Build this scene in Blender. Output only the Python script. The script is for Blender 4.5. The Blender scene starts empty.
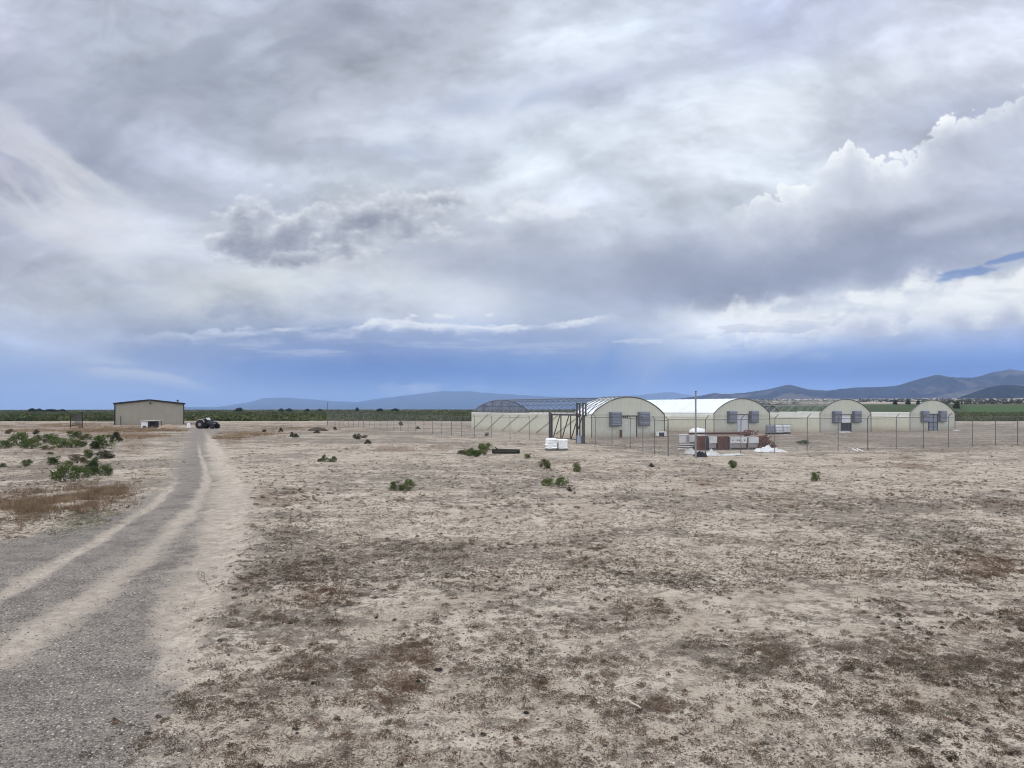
import bpy, math, random
import numpy as np
from mathutils import Vector, Matrix

R = math.radians
random.seed(7)
rng = np.random.default_rng(11)
sc = bpy.context.scene
COL = sc.collection

CAM_H, FPX, HORIZON = 3.5, 740.0, 407.0


def at(px, py):
    """ground point seen at this direction of the surveyed view"""
    y = CAM_H * FPX / (py - HORIZON)
    return (px - 512.0) / FPX * y, y


def lin(c):
    out = []
    for v in c:
        v = v / 255.0
        out.append(v / 12.92 if v <= 0.04045 else ((v + 0.055) / 1.055) ** 2.4)
    return tuple(out)


# ------------------------------------------------------------------ noise
def _hash(ix, iy, seed):
    h = (ix.astype(np.int64) * 374761393 + iy.astype(np.int64) * 668265263 + seed * 982451653) & 0xFFFFFFFF
    h = ((h ^ (h >> 13)) * 1274126177) & 0xFFFFFFFF
    h = h ^ (h >> 16)
    return (h & 0xFFFFFF) / float(0xFFFFFF)


def vnoise(x, y, seed=0):
    ix, iy = np.floor(x), np.floor(y)
    fx, fy = x - ix, y - iy
    fx = fx * fx * fx * (fx * (fx * 6 - 15) + 10)
    fy = fy * fy * fy * (fy * (fy * 6 - 15) + 10)
    a, b = _hash(ix, iy, seed), _hash(ix + 1, iy, seed)
    c, d = _hash(ix, iy + 1, seed), _hash(ix + 1, iy + 1, seed)
    return (a * (1 - fx) + b * fx) * (1 - fy) + (c * (1 - fx) + d * fx) * fy


def fbm(x, y, octaves=5, seed=0, gain=0.5):
    x, y = np.asarray(x, float), np.asarray(y, float)
    s, amp, tot = np.zeros(np.broadcast(x, y).shape), 1.0, 0.0
    for o in range(octaves):
        ca, sa = math.cos(0.6 * o), math.sin(0.6 * o)
        s += amp * vnoise(ca * x - sa * y + 17.3 * o, sa * x + ca * y - 9.1 * o, seed + o)
        tot += amp
        amp *= gain
        x, y = x * 2.03, y * 2.03
    return s / tot


def sstep(a, b, v):
    t = np.clip((v - a) / (b - a), 0, 1)
    return t * t * (3 - 2 * t)


# ------------------------------------------------------------------ tagging
def tag(o, label=None, cat=None, group=None, kind=None):
    if label: o['label'] = label
    if cat: o['category'] = cat
    if group: o['group'] = group
    if kind: o['kind'] = kind
    return o


def empty(name, loc=(0, 0, 0), rz=0.0):
    o = bpy.data.objects.new(name, None)
    o.empty_display_size = 0.3
    o.location = loc
    o.rotation_euler = (0, 0, rz)
    COL.objects.link(o)
    return o


def thing(name, label, cat, loc=(0, 0, 0), rz=0.0, group=None):
    return tag(empty(name, loc, rz), label, cat, group)


def copy_tree(o, parent=None):
    c = o.copy()
    COL.objects.link(c)
    if parent is not None:
        c.parent = parent
    for ch in list(o.children):
        copy_tree(ch, c)
    return c


# ------------------------------------------------------------------ mesh builder
class MB:
    def __init__(self):
        self.v, self.f, self.sm = [], [], []

    def add(self, vs, fs, smooth=False):
        n = len(self.v)
        self.v.extend([tuple(p) for p in vs])
        self.f.extend([tuple(i + n for i in f) for f in fs])
        self.sm.extend([smooth] * len(fs))
        return self

    def box(self, c, s, rz=0.0, bevel=0.0):
        x, y, z = s[0] / 2, s[1] / 2, s[2] / 2
        ca, sa = math.cos(rz), math.sin(rz)
        if bevel > 0:
            b = min(bevel, x * .9, y * .9, z * .9)
            pts = []
            for dz, ins in ((-z, b), (-z + b, 0), (z - b, 0), (z, b)):
                xx, yy = x - ins, y - ins
                k = b * (0.0 if ins else 0.55)
                ring = [(-xx + k, -yy), (xx - k, -yy), (xx, -yy + k), (xx, yy - k), (xx - k, yy), (-xx + k, yy), (-xx, yy - k), (-xx, -yy + k)]
                pts.append([(p[0], p[1], dz) for p in ring])
            vs, fs = [], []
            for rr in pts:
                vs += rr
            for j in range(3):
                for i in range(8):
                    fs.append((j * 8 + i, j * 8 + (i + 1) % 8, (j + 1) * 8 + (i + 1) % 8, (j + 1) * 8 + i))
            fs.append(tuple(range(7, -1, -1)))
            fs.append(tuple(range(24, 32)))
        else:
            vs = [(-x, -y, -z), (x, -y, -z), (x, y, -z), (-x, y, -z), (-x, -y, z), (x, -y, z), (x, y, z), (-x, y, z)]
            fs = [(3, 2, 1, 0), (4, 5, 6, 7), (0, 1, 5, 4), (1, 2, 6, 5), (2, 3, 7, 6), (3, 0, 4, 7)]
        vs = [(c[0] + ca * p[0] - sa * p[1], c[1] + sa * p[0] + ca * p[1], c[2] + p[2]) for p in vs]
        return self.add(vs, fs)

    def tube(self, pts, r, n=6, r_end=None, caps=True):
        pts = [Vector(p) for p in pts]
        m = len(pts)
        vs, fs = [], []
        prev = None
        for i, p in enumerate(pts):
            t = (pts[min(i + 1, m - 1)] - pts[max(i - 1, 0)]).normalized()
            if prev is None:
                ref = Vector((0, 0, 1)) if abs(t.z) < 0.9 else Vector((1, 0, 0))
                a = t.cross(ref).normalized()
            else:
                a = (prev - t * prev.dot(t)).normalized()
            prev = a
            b = t.cross(a)
            rr = r if r_end is None else r + (r_end - r) * i / max(1, m - 1)
            for k in range(n):
                w = 2 * math.pi * k / n
                vs.append(p + a * (rr * math.cos(w)) + b * (rr * math.sin(w)))
        for i in range(m - 1):
            for k in range(n):
                fs.append((i * n + k, i * n + (k + 1) % n, (i + 1) * n + (k + 1) % n, (i + 1) * n + k))
        self.add(vs, fs, True)
        if caps:
            self.add(vs[:n], [tuple(range(n - 1, -1, -1))])
            self.add(vs[-n:], [tuple(range(n))])
        return self

    def lathe(self, prof, c=(0, 0, 0), n=16, axis='z'):
        vs, fs = [], []
        for (r, h) in prof:
            for k in range(n):
                w = 2 * math.pi * k / n
                p = (r * math.cos(w), r * math.sin(w), h)
                if axis == 'y': p = (p[0], p[2], p[1])
                if axis == 'x': p = (p[2], p[0], p[1])
                vs.append((c[0] + p[0], c[1] + p[1], c[2] + p[2]))
        m = len(prof)
        for j in range(m - 1):
            for k in range(n):
                q = (j * n + k, j * n + (k + 1) % n, (j + 1) * n + (k + 1) % n, (j + 1) * n + k)
                fs.append(q[::-1] if axis == 'y' else q)
        return self.add(vs, fs, True)

    def prism(self, outline, y0, y1):
        """closed outline of (x, z) pushed from y0 to y1"""
        n = len(outline)
        vs = [(x, y0, z) for x, z in outline] + [(x, y1, z) for x, z in outline]
        fs = [tuple(range(n)), tuple(range(2 * n - 1, n - 1, -1))]
        fs += [(i, i + n, (i + 1) % n + n, (i + 1) % n) for i in range(n)]
        return self.add(vs, fs)

    def build(self, name, mat, parent=None, smooth=None):
        me = bpy.data.meshes.new(name)
        me.from_pydata(self.v, [], self.f)
        me.polygons.foreach_set('use_smooth', self.sm if smooth is None else [smooth] * len(self.f))
        me.update()
        if mat is not None:
            me.materials.append(mat)
        o = bpy.data.objects.new(name, me)
        COL.objects.link(o)
        if parent is not None:
            o.parent = parent
        return o


def np_mesh(name, verts, faces, mat, parent=None, smooth=False, attrs=None):
    """verts (n,3), faces (m,k) arrays"""
    me = bpy.data.meshes.new(name)
    verts = np.asarray(verts, np.float32)
    faces = np.asarray(faces, np.int32)
    me.vertices.add(len(verts))
    me.vertices.foreach_set('co', verts.ravel())
    k = faces.shape[1]
    me.loops.add(faces.size)
    me.loops.foreach_set('vertex_index', faces.ravel())
    me.polygons.add(len(faces))
    me.polygons.foreach_set('loop_start', np.arange(0, faces.size, k, dtype=np.int32))
    me.polygons.foreach_set('loop_total', np.full(len(faces), k, np.int32))
    me.polygons.foreach_set('use_smooth', np.full(len(faces), smooth))
    me.update(calc_edges=True)
    for nme, arr in (attrs or {}).items():
        a = me.attributes.new(nme, 'FLOAT', 'POINT')
        a.data.foreach_set('value', np.asarray(arr, np.float32))
    me.materials.append(mat)
    o = bpy.data.objects.new(name, me)
    COL.objects.link(o)
    if parent is not None:
        o.parent = parent
    return o


# ------------------------------------------------------------------ shader expressions
class X:
    """a socket or number inside one node tree, with arithmetic"""
    def __init__(self, nt, s): self.nt, self.s = nt, s

    def _m(self, op, *args, clamp=False):
        n = self.nt.nodes.new('ShaderNodeMath')
        n.operation = op
        n.use_clamp = clamp
        for i, a in enumerate((self,) + args):
            v = a.s if isinstance(a, X) else a
            if isinstance(v, (int, float)): n.inputs[i].default_value = v
            else: self.nt.links.new(v, n.inputs[i])
        return X(self.nt, n.outputs[0])

    def __add__(self, o): return self._m('ADD', o)
    __radd__ = __add__
    def __sub__(self, o): return self._m('SUBTRACT', o)
    def __rsub__(self, o): return X(self.nt, float(o))._m('SUBTRACT', self)
    def __mul__(self, o): return self._m('MULTIPLY', o)
    __rmul__ = __mul__
    def __truediv__(self, o): return self._m('DIVIDE', o)
    def max(self, o): return self._m('MAXIMUM', o)
    def min(self, o): return self._m('MINIMUM', o)
    def clamp(self, a=0.0, b=1.0): return self.max(a).min(b)
    def pow(self, o): return self._m('POWER', o)
    def sqrt(self): return self._m('SQRT')

    def ss(self, a, b, lo=0.0, hi=1.0, kind='SMOOTHSTEP'):
        n = self.nt.nodes.new('ShaderNodeMapRange')
        n.interpolation_type = kind
        n.inputs['From Min'].default_value = a
        n.inputs['From Max'].default_value = b
        n.inputs['To Min'].default_value = lo
        n.inputs['To Max'].default_value = hi
        self.nt.links.new(self.s, n.inputs['Value'])
        return X(self.nt, n.outputs['Result'])


def mixc(nt, f, a, b, blend='MIX'):
    n = nt.nodes.new('ShaderNodeMix')
    n.data_type = 'RGBA'
    n.blend_type = blend
    n.clamp_factor = True
    for k, v in ((0, f), (6, a), (7, b)):
        v = v.s if isinstance(v, X) else v
        if isinstance(v, (int, float)): n.inputs[k].default_value = v
        elif isinstance(v, (tuple, list)): n.inputs[k].default_value = tuple(v)[:3] + (1,)
        else: nt.links.new(v, n.inputs[k])
    return X(nt, n.outputs[2])


def comb(nt, *xyz):
    n = nt.nodes.new('ShaderNodeCombineXYZ')
    for i, v in enumerate(xyz):
        v = v.s if isinstance(v, X) else v
        if isinstance(v, (int, float)): n.inputs[i].default_value = v
        else: nt.links.new(v, n.inputs[i])
    return n.outputs[0]


def noise(nt, vec, scale=1.0, detail=4.0, rough=0.5, dist=0.0, color=False, kind='FBM'):
    n = nt.nodes.new('ShaderNodeTexNoise')
    n.noise_type = kind
    n.inputs['Scale'].default_value = scale
    n.inputs['Detail'].default_value = detail
    n.inputs['Roughness'].default_value = rough
    n.inputs['Distortion'].default_value = dist
    if vec is not None: nt.links.new(vec, n.inputs['Vector'])
    return n.outputs['Color'] if color else X(nt, n.outputs['Fac'])


def voronoi(nt, vec, scale=1.0, out='Distance', feature='F1', smooth=None):
    n = nt.nodes.new('ShaderNodeTexVoronoi')
    n.feature = feature
    n.inputs['Scale'].default_value = scale
    if smooth is not None and feature == 'SMOOTH_F1': n.inputs['Smoothness'].default_value = smooth
    nt.links.new(vec, n.inputs['Vector'])
    return n.outputs[out] if out != 'Distance' else X(nt, n.outputs[out])


def new_mat(name):
    m = bpy.data.materials.new(name)
    m.use_nodes = True
    nt = m.node_tree
    b = nt.nodes['Principled BSDF']
    return m, nt, b


def setc(nt, sock, v):
    v = v.s if isinstance(v, X) else v
    if isinstance(v, (tuple, list)): sock.default_value = tuple(v)[:3] + (1,)
    elif isinstance(v, (int, float)): sock.default_value = v
    else: nt.links.new(v, sock)


def bump(nt, b, h, strength=0.4, dist=0.02):
    n = nt.nodes.new('ShaderNodeBump')
    n.inputs['Strength'].default_value = strength
    n.inputs['Distance'].default_value = dist
    nt.links.new(h.s, n.inputs['Height'])
    nt.links.new(n.outputs[0], b.inputs['Normal'])


def objco(nt):
    return nt.nodes.new('ShaderNodeTexCoord').outputs['Object']


def mat(name, c, rough=0.7, metal=0.0, c2=None, scale=1.5, amount=0.6, bmp=0.0, bscale=20.0, spec=0.3):
    """worn paint, metal, cloth: two tones broken up by noise"""
    m, nt, b = new_mat(name)
    co = objco(nt)
    c2 = c2 or tuple(v * 0.72 for v in c)
    n1 = noise(nt, co, scale, 5, 0.62)
    n2 = noise(nt, co, scale * 7, 3, 0.6)
    f = (n1 * 0.7 + n2 * 0.3).ss(0.38, 0.66) * amount
    setc(nt, b.inputs['Base Color'], mixc(nt, f, c, c2))
    b.inputs['Roughness'].default_value = rough
    b.inputs['Metallic'].default_value = metal
    b.inputs['Specular IOR Level'].default_value = spec
    if bmp > 0:
        bump(nt, b, noise(nt, co, bscale, 4, 0.6), bmp, 0.02)
    return m
# ------------------------------------------------------------------ the cloud deck, computed as radiance over bearing and height
_TAB = np.random.default_rng(5).random((256, 256)).astype(np.float32)


def tnoise(x, y, seed):
    x = x + np.float32(seed * 37.7)
    y = y + np.float32(seed * 91.3)
    xf, yf = np.floor(x), np.floor(y)
    ix, iy = xf.astype(np.int32) & 255, yf.astype(np.int32) & 255
    fx, fy = x - xf, y - yf
    fx = fx * fx * fx * (fx * (fx * 6 - 15) + 10)
    fy = fy * fy * fy * (fy * (fy * 6 - 15) + 10)
    jx, jy = (ix + 1) & 255, (iy + 1) & 255
    a, b, c, d = _TAB[iy, ix], _TAB[iy, jx], _TAB[jy, ix], _TAB[jy, jx]
    return (a + (b - a) * fx) + ((c + (d - c) * fx) - (a + (b - a) * fx)) * fy


def cf(p, q, sx, sy, seed, octs=5, gain=0.55):
    """fractal noise, mean 0, about -0.5..0.5; sx, sy are the sizes of the largest lumps"""
    x, y = (p / sx).astype(np.float32), (q / sy).astype(np.float32)
    s, a, t = 0, 1.0, 0.0
    for o in range(octs):
        s = s + a * (tnoise(x, y, seed + o * 1.7) - np.float32(0.5))
        t += a
        a *= gain
        x, y = 1.72 * x - 1.07 * y, 1.07 * x + 1.72 * y
    return s / (t * 0.62)


def billow(p, q, sx, sy, seed, octs=5, gain=0.5):
    """puffy noise with round lobes and creases: 0 in the creases to 1 on the lobes"""
    x, y = (p / sx).astype(np.float32), (q / sy).astype(np.float32)
    s, a, t = 0, 1.0, 0.0
    for o in range(octs):
        s = s + a * np.sqrt(np.abs(2 * tnoise(x, y, seed + o * 2.3) - 1))
        t += a
        a *= gain
        x, y = 1.72 * x - 1.07 * y, 1.07 * x + 1.72 * y
    return s / t


def rotn(p, q, cx, cy, deg):
    c, s = math.cos(R(deg)), math.sin(R(deg))
    a, b = p - cx, q - cy
    return a * c + b * s, b * c - a * s


def gs(p, q, cx, cy, rx, ry, deg=0.0):
    a, b = rotn(p, q, cx, cy, deg)
    return np.exp(-((a / rx) ** 2 + (b / ry) ** 2))


def elln(p, q, cx, cy, rx, ry, deg=0.0):
    a, b = rotn(p, q, cx, cy, deg)
    return 1 - np.sqrt((a / rx) ** 2 + (b / ry) ** 2)


SKY_COLS = np.array([0, 85, 171, 256, 341, 427, 512, 597, 683, 768, 853, 939, 1024], float)
SKY_GRID = [
 (-300, [(190,198,214)]*13),
 (-20, [(198,207,228),(180,188,208),(183,191,211),(180,188,210),(180,187,211),(190,197,216),(208,217,235),(208,219,238),(199,208,230),(184,192,220),(190,198,222),(200,207,227),(200,207,227)]),
 (40, [(183,185,208),(179,187,207),(178,186,205),(171,179,197),(177,184,202),(185,192,210),(206,215,233),(208,218,236),(198,208,230),(187,195,222),(195,203,226),(205,212,232),(208,214,233)]),
 (80, [(175,179,202),(178,186,206),(175,183,201),(165,173,191),(173,180,198),(187,194,212),(200,210,228),(190,199,222),(205,214,232),(209,218,233),(213,221,237),(210,216,234),(206,212,231)]),
 (120,[(172,174,198),(166,174,192),(179,186,207),(170,178,196),(186,193,211),(196,206,224),(199,209,227),(208,217,233),(212,220,236),(215,223,235),(203,211,229),(187,195,218),(190,198,219)]),
 (160,[(172,174,198),(164,173,193),(182,190,211),(190,198,216),(200,209,226),(198,208,227),(206,216,230),(208,218,232),(214,222,236),(212,220,235),(201,208,227),(196,203,222),(190,197,217)]),
 (200,[(176,180,202),(194,199,214),(191,199,218),(192,200,218),(205,213,226),(207,214,228),(214,222,236),(205,213,230),(211,219,233),(213,221,235),(212,218,232),(196,203,222),(178,186,209)]),
 (240,[(178,182,200),(192,197,212),(192,198,212),(194,200,215),(198,205,218),(194,201,216),(192,199,215),(198,206,222),(196,204,221),(180,188,208),(166,173,197),(169,176,200),(181,188,209)]),
 (270,[(188,193,210),(195,201,214),(191,197,212),(200,206,217),(204,209,219),(192,199,215),(177,186,207),(173,181,204),(163,171,197),(150,158,185),(163,170,194),(176,184,207),(182,190,211)]),
 (296,[(190,197,213),(199,205,216),(199,205,214),(208,213,217),(192,200,216),(197,205,219),(180,190,211),(173,183,207),(166,175,201),(178,186,206),(204,211,222),(222,227,233),(229,233,236)]),
 (318,[(182,191,212),(188,196,214),(184,194,213),(188,197,215),(182,192,214),(188,197,216),(184,195,216),(178,190,214),(205,213,226),(218,223,231),(214,220,229),(212,218,229),(216,222,231)]),
 (335,[(175,187,213),(183,193,214),(166,181,211),(154,173,210),(146,168,209),(146,168,208),(150,173,212),(148,171,210),(180,195,219),(179,194,220),(175,190,217),(167,182,214),(165,181,215)]),
 (355,[(162,180,213),(170,184,213),(145,167,210),(119,148,202),(111,142,202),(109,140,200),(118,152,208),(113,147,206),(142,169,212),(134,163,212),(128,158,210),(116,150,210),(110,144,208)]),
 (376,[(152,173,213),(160,179,213),(155,174,210),(119,150,208),(103,139,204),(99,137,202),(98,139,206),(100,141,208),(107,144,208),(95,135,204),(89,129,202),(86,125,200),(89,128,202)]),
 (400,[(165,180,214),(167,181,213),(158,176,212),(146,171,214),(136,165,212),(133,163,211),(133,165,213),(128,163,214),(115,153,214),(102,144,214),(97,138,208),(96,135,204),(98,136,206)]),
]


def cubic_up(tab, pos, x):
    """smooth (Catmull-Rom) lookup of rows of colours: pos sorted, tab (n,3)"""
    n = len(pos)
    i = np.clip(np.searchsorted(pos, x, side='right') - 1, 0, n - 2)
    t = np.clip((x - pos[i]) / (pos[i + 1] - pos[i]), 0, 1)
    return i, t


def compute_sky(P, Q):
    """linear radiance of the clouds for arrays of bearing and height (both counted like the surveyed view)"""
    P, Q = P.astype(np.float32), Q.astype(np.float32)
    LIN = np.array([[lin(c) for c in row] for _, row in SKY_GRID], np.float32)     # rows, cols, 3
    QS = np.array([q for q, _ in SKY_GRID], float)
    hor = sstep(250, 400, Q)
    amp = 1 - hor * 0.75
    w1, w2 = cf(P, Q, 210, 110, 3.1, 6), cf(P, Q, 210, 110, 8.7, 6)
    PW, QW = P + w1 * amp * 58, Q + w2 * amp * 34

    def cr(i, t, n):
        i0, i1, i2, i3 = np.clip(i - 1, 0, n - 1), i, np.clip(i + 1, 0, n - 1), np.clip(i + 2, 0, n - 1)
        t2, t3 = t * t, t * t * t
        return (i0, i1, i2, i3), (-.5 * t3 + t2 - .5 * t, 1.5 * t3 - 2.5 * t2 + 1, -1.5 * t3 + 2 * t2 + .5 * t, .5 * t3 - .5 * t2)
    ic, tc = cubic_up(None, SKY_COLS, PW)
    ir, tr = cubic_up(None, QS, QW)
    ci, cw = cr(ic, tc, 13)
    ri, rw = cr(ir, tr, len(QS))
    deck = np.zeros(P.shape + (3,), np.float32)
    for a in range(4):
        for b in range(4):
            deck += LIN[ri[a], ci[b]] * (rw[a] * cw[b])[..., None]
    deck = np.clip(deck, 0.05, 1.0)

    def light(f, c):
        nonlocal deck
        f = np.clip(f, 0, 1)[..., None].astype(np.float32)
        deck = deck + (np.array(lin(c), np.float32) - deck) * f

    # wind-drawn mottling
    sp, sq = rotn(P, Q, 0, 0, 10)
    st = cf(sp + w1 * 60, sq + w2 * 40, 170, 58, 21.0, 6, 0.55)
    fine = cf(P + w2 * 30, Q + w1 * 20, 60, 32, 33.0, 6, 0.58)
    deck *= (1 + (st * (0.30 + 0.16 * sstep(520, 300, P)) + fine * 0.30) * (1 - sstep(330, 375, Q) * 0.75))[..., None]

    wp, wq = rotn(P + w1 * 80, Q + w2 * 50, 500, 120, -12)
    wisp = cf(wp, wq, 90, 16, 121.0, 6, 0.62)
    deck *= (1 + wisp * 0.19 * sstep(330, 230, Q) * (0.4 + 0.6 * sstep(-.2, .3, st)))[..., None]

    # fallstreaks at the upper left, bending down to the right
    fp, fq = rotn(P + w1 * 40, Q + w2 * 34, 60, 190, 33)
    fs = cf(fp, fq, 230, 30, 6.0, 6, 0.5)
    reg = gs(P, Q, 60, 185, 120, 72, 33)
    light(sstep(-0.05, 0.45, fs) * reg * 0.85, (216, 217, 224))
    light(sstep(0.08, -0.40, fs) * reg * 0.75, (156, 160, 183))
    reg = gs(P, Q, 95, 120, 130, 36, 42)
    light(reg * 0.6 * (0.6 + fs), (154, 161, 182))
    fp, fq = rotn(P + w1 * 50, Q + w2 * 40, 260, 60, -30)
    fs = cf(fp, fq, 200, 52, 15.0, 5, 0.5)
    reg = gs(P, Q, 260, 60, 250, 90, -18)
    light(sstep(0.02, 0.40, fs) * reg * 0.6, (198, 205, 221))
    light(sstep(0.0, -0.40, fs) * reg * 0.6, (152, 160, 181))
    # vertical comb in the topmost left corner
    cb = cf(P + Q * 0.12, Q, 26, 150, 55.0, 4)
    light(sstep(0.0, 0.4, cb) * gs(P, Q, 70, 20, 120, 50) * 0.4, (196, 203, 222))
    # thin bluish rifts
    for (cx, cy, rx, ry, dg, k) in ((590, 84, 80, 16, -14, .75), (365, 152, 55, 8, 3, .7), (470, 98, 50, 12, -14, .55), (745, 38, 36, 32, -30, .5), (960, 125, 78, 20, -24, .55), (870, 10, 60, 22, 0, .3), (530, 100, 26, 6, -30, .5)):
        g = gs(P + w1 * 34, Q + w2 * 22, cx, cy, rx, ry, dg)
        light(g * sstep(-0.3, 0.25, fine) * k, (168, 179, 213))
    # bright bows between them
    for (cx, cy, rx, ry, dg, k) in ((430, 128, 110, 14, -8, .5), (420, 168, 120, 9, 2, .55), (620, 60, 120, 14, -12, .5), (560, 108, 90, 12, -16, .5), (800, 95, 150, 18, -16, .5), (700, 150, 120, 24, -5, .3)):
        g = gs(P + w1 * 34, Q + w2 * 22, cx, cy, rx, ry, dg)
        light(g * sstep(-0.25, 0.3, fine + st * .5) * k, (218, 225, 238))

    # ---- the dark shelf and its hanging rain
    hang = cf(P + Q * 0.45, Q, 24, 90, 44.0, 5, 0.58)
    base = np.interp(P, [560, 640, 700, 760, 800, 850, 900, 960, 1024], [318, 306, 303, 300, 296, 285, 275, 268, 255])
    e = Q - base + hang * 17 + cf(P, Q, 60, 26, 45.0, 6, .6) * 22
    reg = sstep(600, 680, P)
    light(sstep(6, -30, e) * sstep(-95, -14, e) * reg * 0.8 * (1 - sstep(880, 1000, P) * .6), (150, 158, 184))
    light(gs(P + w1 * 30, Q + w2 * 20, 590, 268, 90, 24, 12) * (.5 + hang * .5) * .8, (168, 176, 199))
    bank = sstep(0, 16, e) * sstep(62, 26, Q - base) * sstep(640, 740, P)
    tx = cf(P + hang * 30, Q, 46, 20, 47.0, 6, 0.6)
    light(bank * sstep(-0.45, 0.15, tx) * 0.92, (236, 238, 239))
    light(bank * sstep(0.1, 0.5, cf(P, Q, 70, 14, 49.0, 5)) * 0.45, (196, 204, 220))
    # thinner rain curtains on the left half
    light(gs(P, Q, 545, 320, 70, 40, 18) * (0.5 + hang) * 0.5, (176, 188, 212))
    light(gs(P, Q, 640, 372, 40, 50, 10) * (0.6 + hang) * 0.45, (176, 190, 216))

    # ---- a tall bank with a hard sunlit edge on the right
    pts = [(640, 262), (700, 232), (740, 208), (770, 193), (788, 184), (802, 180), (815, 171), (830, 158), (842, 147), (849, 133), (853, 131), (862, 139), (872, 154), (890, 154), (905, 149), (925, 139), (940, 125), (950, 115), (958, 111), (968, 117), (980, 110), (995, 102), (1024, 92), (1100, 76), (1300, 60)]
    f = np.interp(P, [a for a, _ in pts], [b for _, b in pts])
    bl = billow(P, Q, 26, 22, 61.0, 5, 0.52)
    bl2 = cf(P, Q, 40, 34, 63.0, 5, 0.55)
    s = Q - f + (bl - 0.62) * 36 + bl2 * 20 + cf(P, Q, 9, 8, 64.0, 4, .6) * 5
    inside = sstep(0, 2.6, s)
    k = sstep(690, 800, P)
    body = cf(P + w1 * 20, Q, 50, 36, 66.0, 6, 0.56)
    # shading from the depth below the edge and the lumps' own creases
    sh = np.exp(-np.clip(s, 0, 400) / 26.0)
    val = np.clip(0.70 * sh + 0.24 * (bl - .3) * np.exp(-np.clip(s, 0, 400) / 60.0) * 2 + body * 0.30 + 0.10, 0, 1)
    dark, brt = np.array(lin((168, 176, 200))), np.array(lin((241, 244, 249)))
    c = dark + (brt - dark) * val[..., None]
    a = (inside * k * sstep(100, 10, s) * np.clip(0.78 + body * .7, 0.25, 0.95))[..., None]
    deck = deck + (c - deck) * a
    # diagonal lighter lane lower in the same bank
    light(gs(P + w1 * 20, Q + w2 * 16, 950, 222, 90, 9, -17) * 0.5 * sstep(-.4, .3, body), (202, 208, 224))

    # ---- broken grey cumulus: lumps lit from above
    def cumulus(ells, sx, sy, seed, namp, dark, lit, k=1.0, soft=0.35, ext=26.0, thr=0.0, shp=1.0):
        nonlocal deck
        box = None
        for (cx, cy, rx, ry) in ells:
            m = (np.abs(P - cx) < rx * 1.9 + 8) & (np.abs(Q - cy) < ry * 2.3 + 8)
            box = m if box is None else box | m
        rr, cc = np.where(box.any(1))[0], np.where(box.any(0))[0]
        if len(rr) == 0 or len(cc) == 0: return
        sl = (slice(rr[0], rr[-1] + 1), slice(cc[0], cc[-1] + 1))
        p, q = P[sl], Q[sl]

        def dens(q):
            d = np.full(p.shape, -9.0, np.float32)
            for (cx, cy, rx, ry) in ells:
                d = np.maximum(d, elln(p, q, cx, cy, rx, ry))
            b = cf(p, q, sx, sy, seed, 6, 0.58)
            l = billow(p + b * sx * .5, q + b * sy * .3, sx * 0.5, sy * 0.5, seed + 40, 5, 0.55)
            return d + b * namp + (l - 0.6) * 0.62
        d0 = dens(q)
        tau = 0
        for st_, wgt in ((2.0, 2.0), (5.0, 3.0), (10.0, 5.0), (18.0, 8.0)):
            tau = tau + wgt * np.clip(dens(q - st_ * shp), 0, 1.2)
        L = np.exp(-tau * ext / 260.0)
        fi = cf(p, q, sx * .3, sy * .3, seed + 71, 4, 0.6)
        L = np.clip(L * (1 + fi * 0.25) + fi * 0.05, 0, 1)
        dk, lt = np.array(lin(dark)), np.array(lin(lit))
        c = dk + (lt - dk) * L[..., None]
        a = (sstep(thr, thr + soft, d0) * k)[..., None]
        deck[sl] = deck[sl] + (c - deck[sl]) * a

    # brighter veil behind the heap, then the heap
    veil = cf(P, Q, 80, 34, 77.0, 6, 0.6)
    light(gs(P, Q, 330, 285, 110, 26) * sstep(-.35, .2, veil) * 0.7, (222, 226, 228))
    light(gs(P, Q, 240, 305, 90, 16) * sstep(-.35, .2, veil) * 0.6, (219, 221, 220))
    light(gs(P, Q, 480, 300, 40, 16) * 0.5, (222, 226, 230))
    light(gs(P, Q, 470, 250, 70, 26) * (0.55 + veil * .6), (176, 184, 205))
    cumulus([(300, 232, 100, 44), (390, 214, 80, 26), (250, 232, 50, 42)],
            30, 17, 89.0, 1.5, (146, 152, 173), (228, 232, 239), 0.8, 0.75, 26.0, 0.12, .6)
    cumulus([(246, 216, 40, 20), (242, 238, 42, 22), (288, 228, 36, 18), (282, 252, 66, 14), (335, 254, 60, 12), (372, 210, 50, 14), (352, 224, 44, 11), (428, 198, 44, 10), (400, 234, 60, 9), (325, 238, 40, 10)],
            34, 19, 81.0, 1.35, (132, 138, 160), (230, 233, 240), 0.85, 0.7, 30.0, 0.02, .65)
    cumulus([(250, 232, 36, 22), (300, 258, 70, 12), (365, 214, 44, 13), (400, 240, 60, 9)],
            26, 15, 83.0, 1.5, (126, 132, 155), (220, 224, 232), 0.7, 0.9, 30.0, 0.1, .6)
    cumulus([(430, 238, 70, 16), (480, 246, 60, 20), (440, 262, 60, 10), (205, 226, 40, 8)], 54, 26, 85.0, 1.1, (152, 159, 184), (208, 213, 224), 0.6, 0.8, 20.0)
    light(gs(P, Q, 130, 283, 36, 4) * sstep(-.3, .2, veil) * .6, (174, 182, 205))
    light(gs(P, Q, 160, 260, 30, 5) * sstep(-.3, .2, veil) * .5, (178, 185, 206))
    light(gs(P, Q, 100, 320, 60, 14, -22) * .4, (178, 187, 208))

    # ---- long white ribbon low across the middle, flat and dark below
    pts = [(60, 340), (110, 337), (150, 333), (200, 330), (255, 327), (300, 327), (350, 326), (358, 323), (366, 319), (378, 318), (390, 321), (400, 320), (410, 318), (425, 320), (440, 323), (470, 324), (500, 325), (520, 325), (545, 324), (560, 322), (580, 320), (600, 315), (612, 313), (640, 318), (700, 324)]
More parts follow.
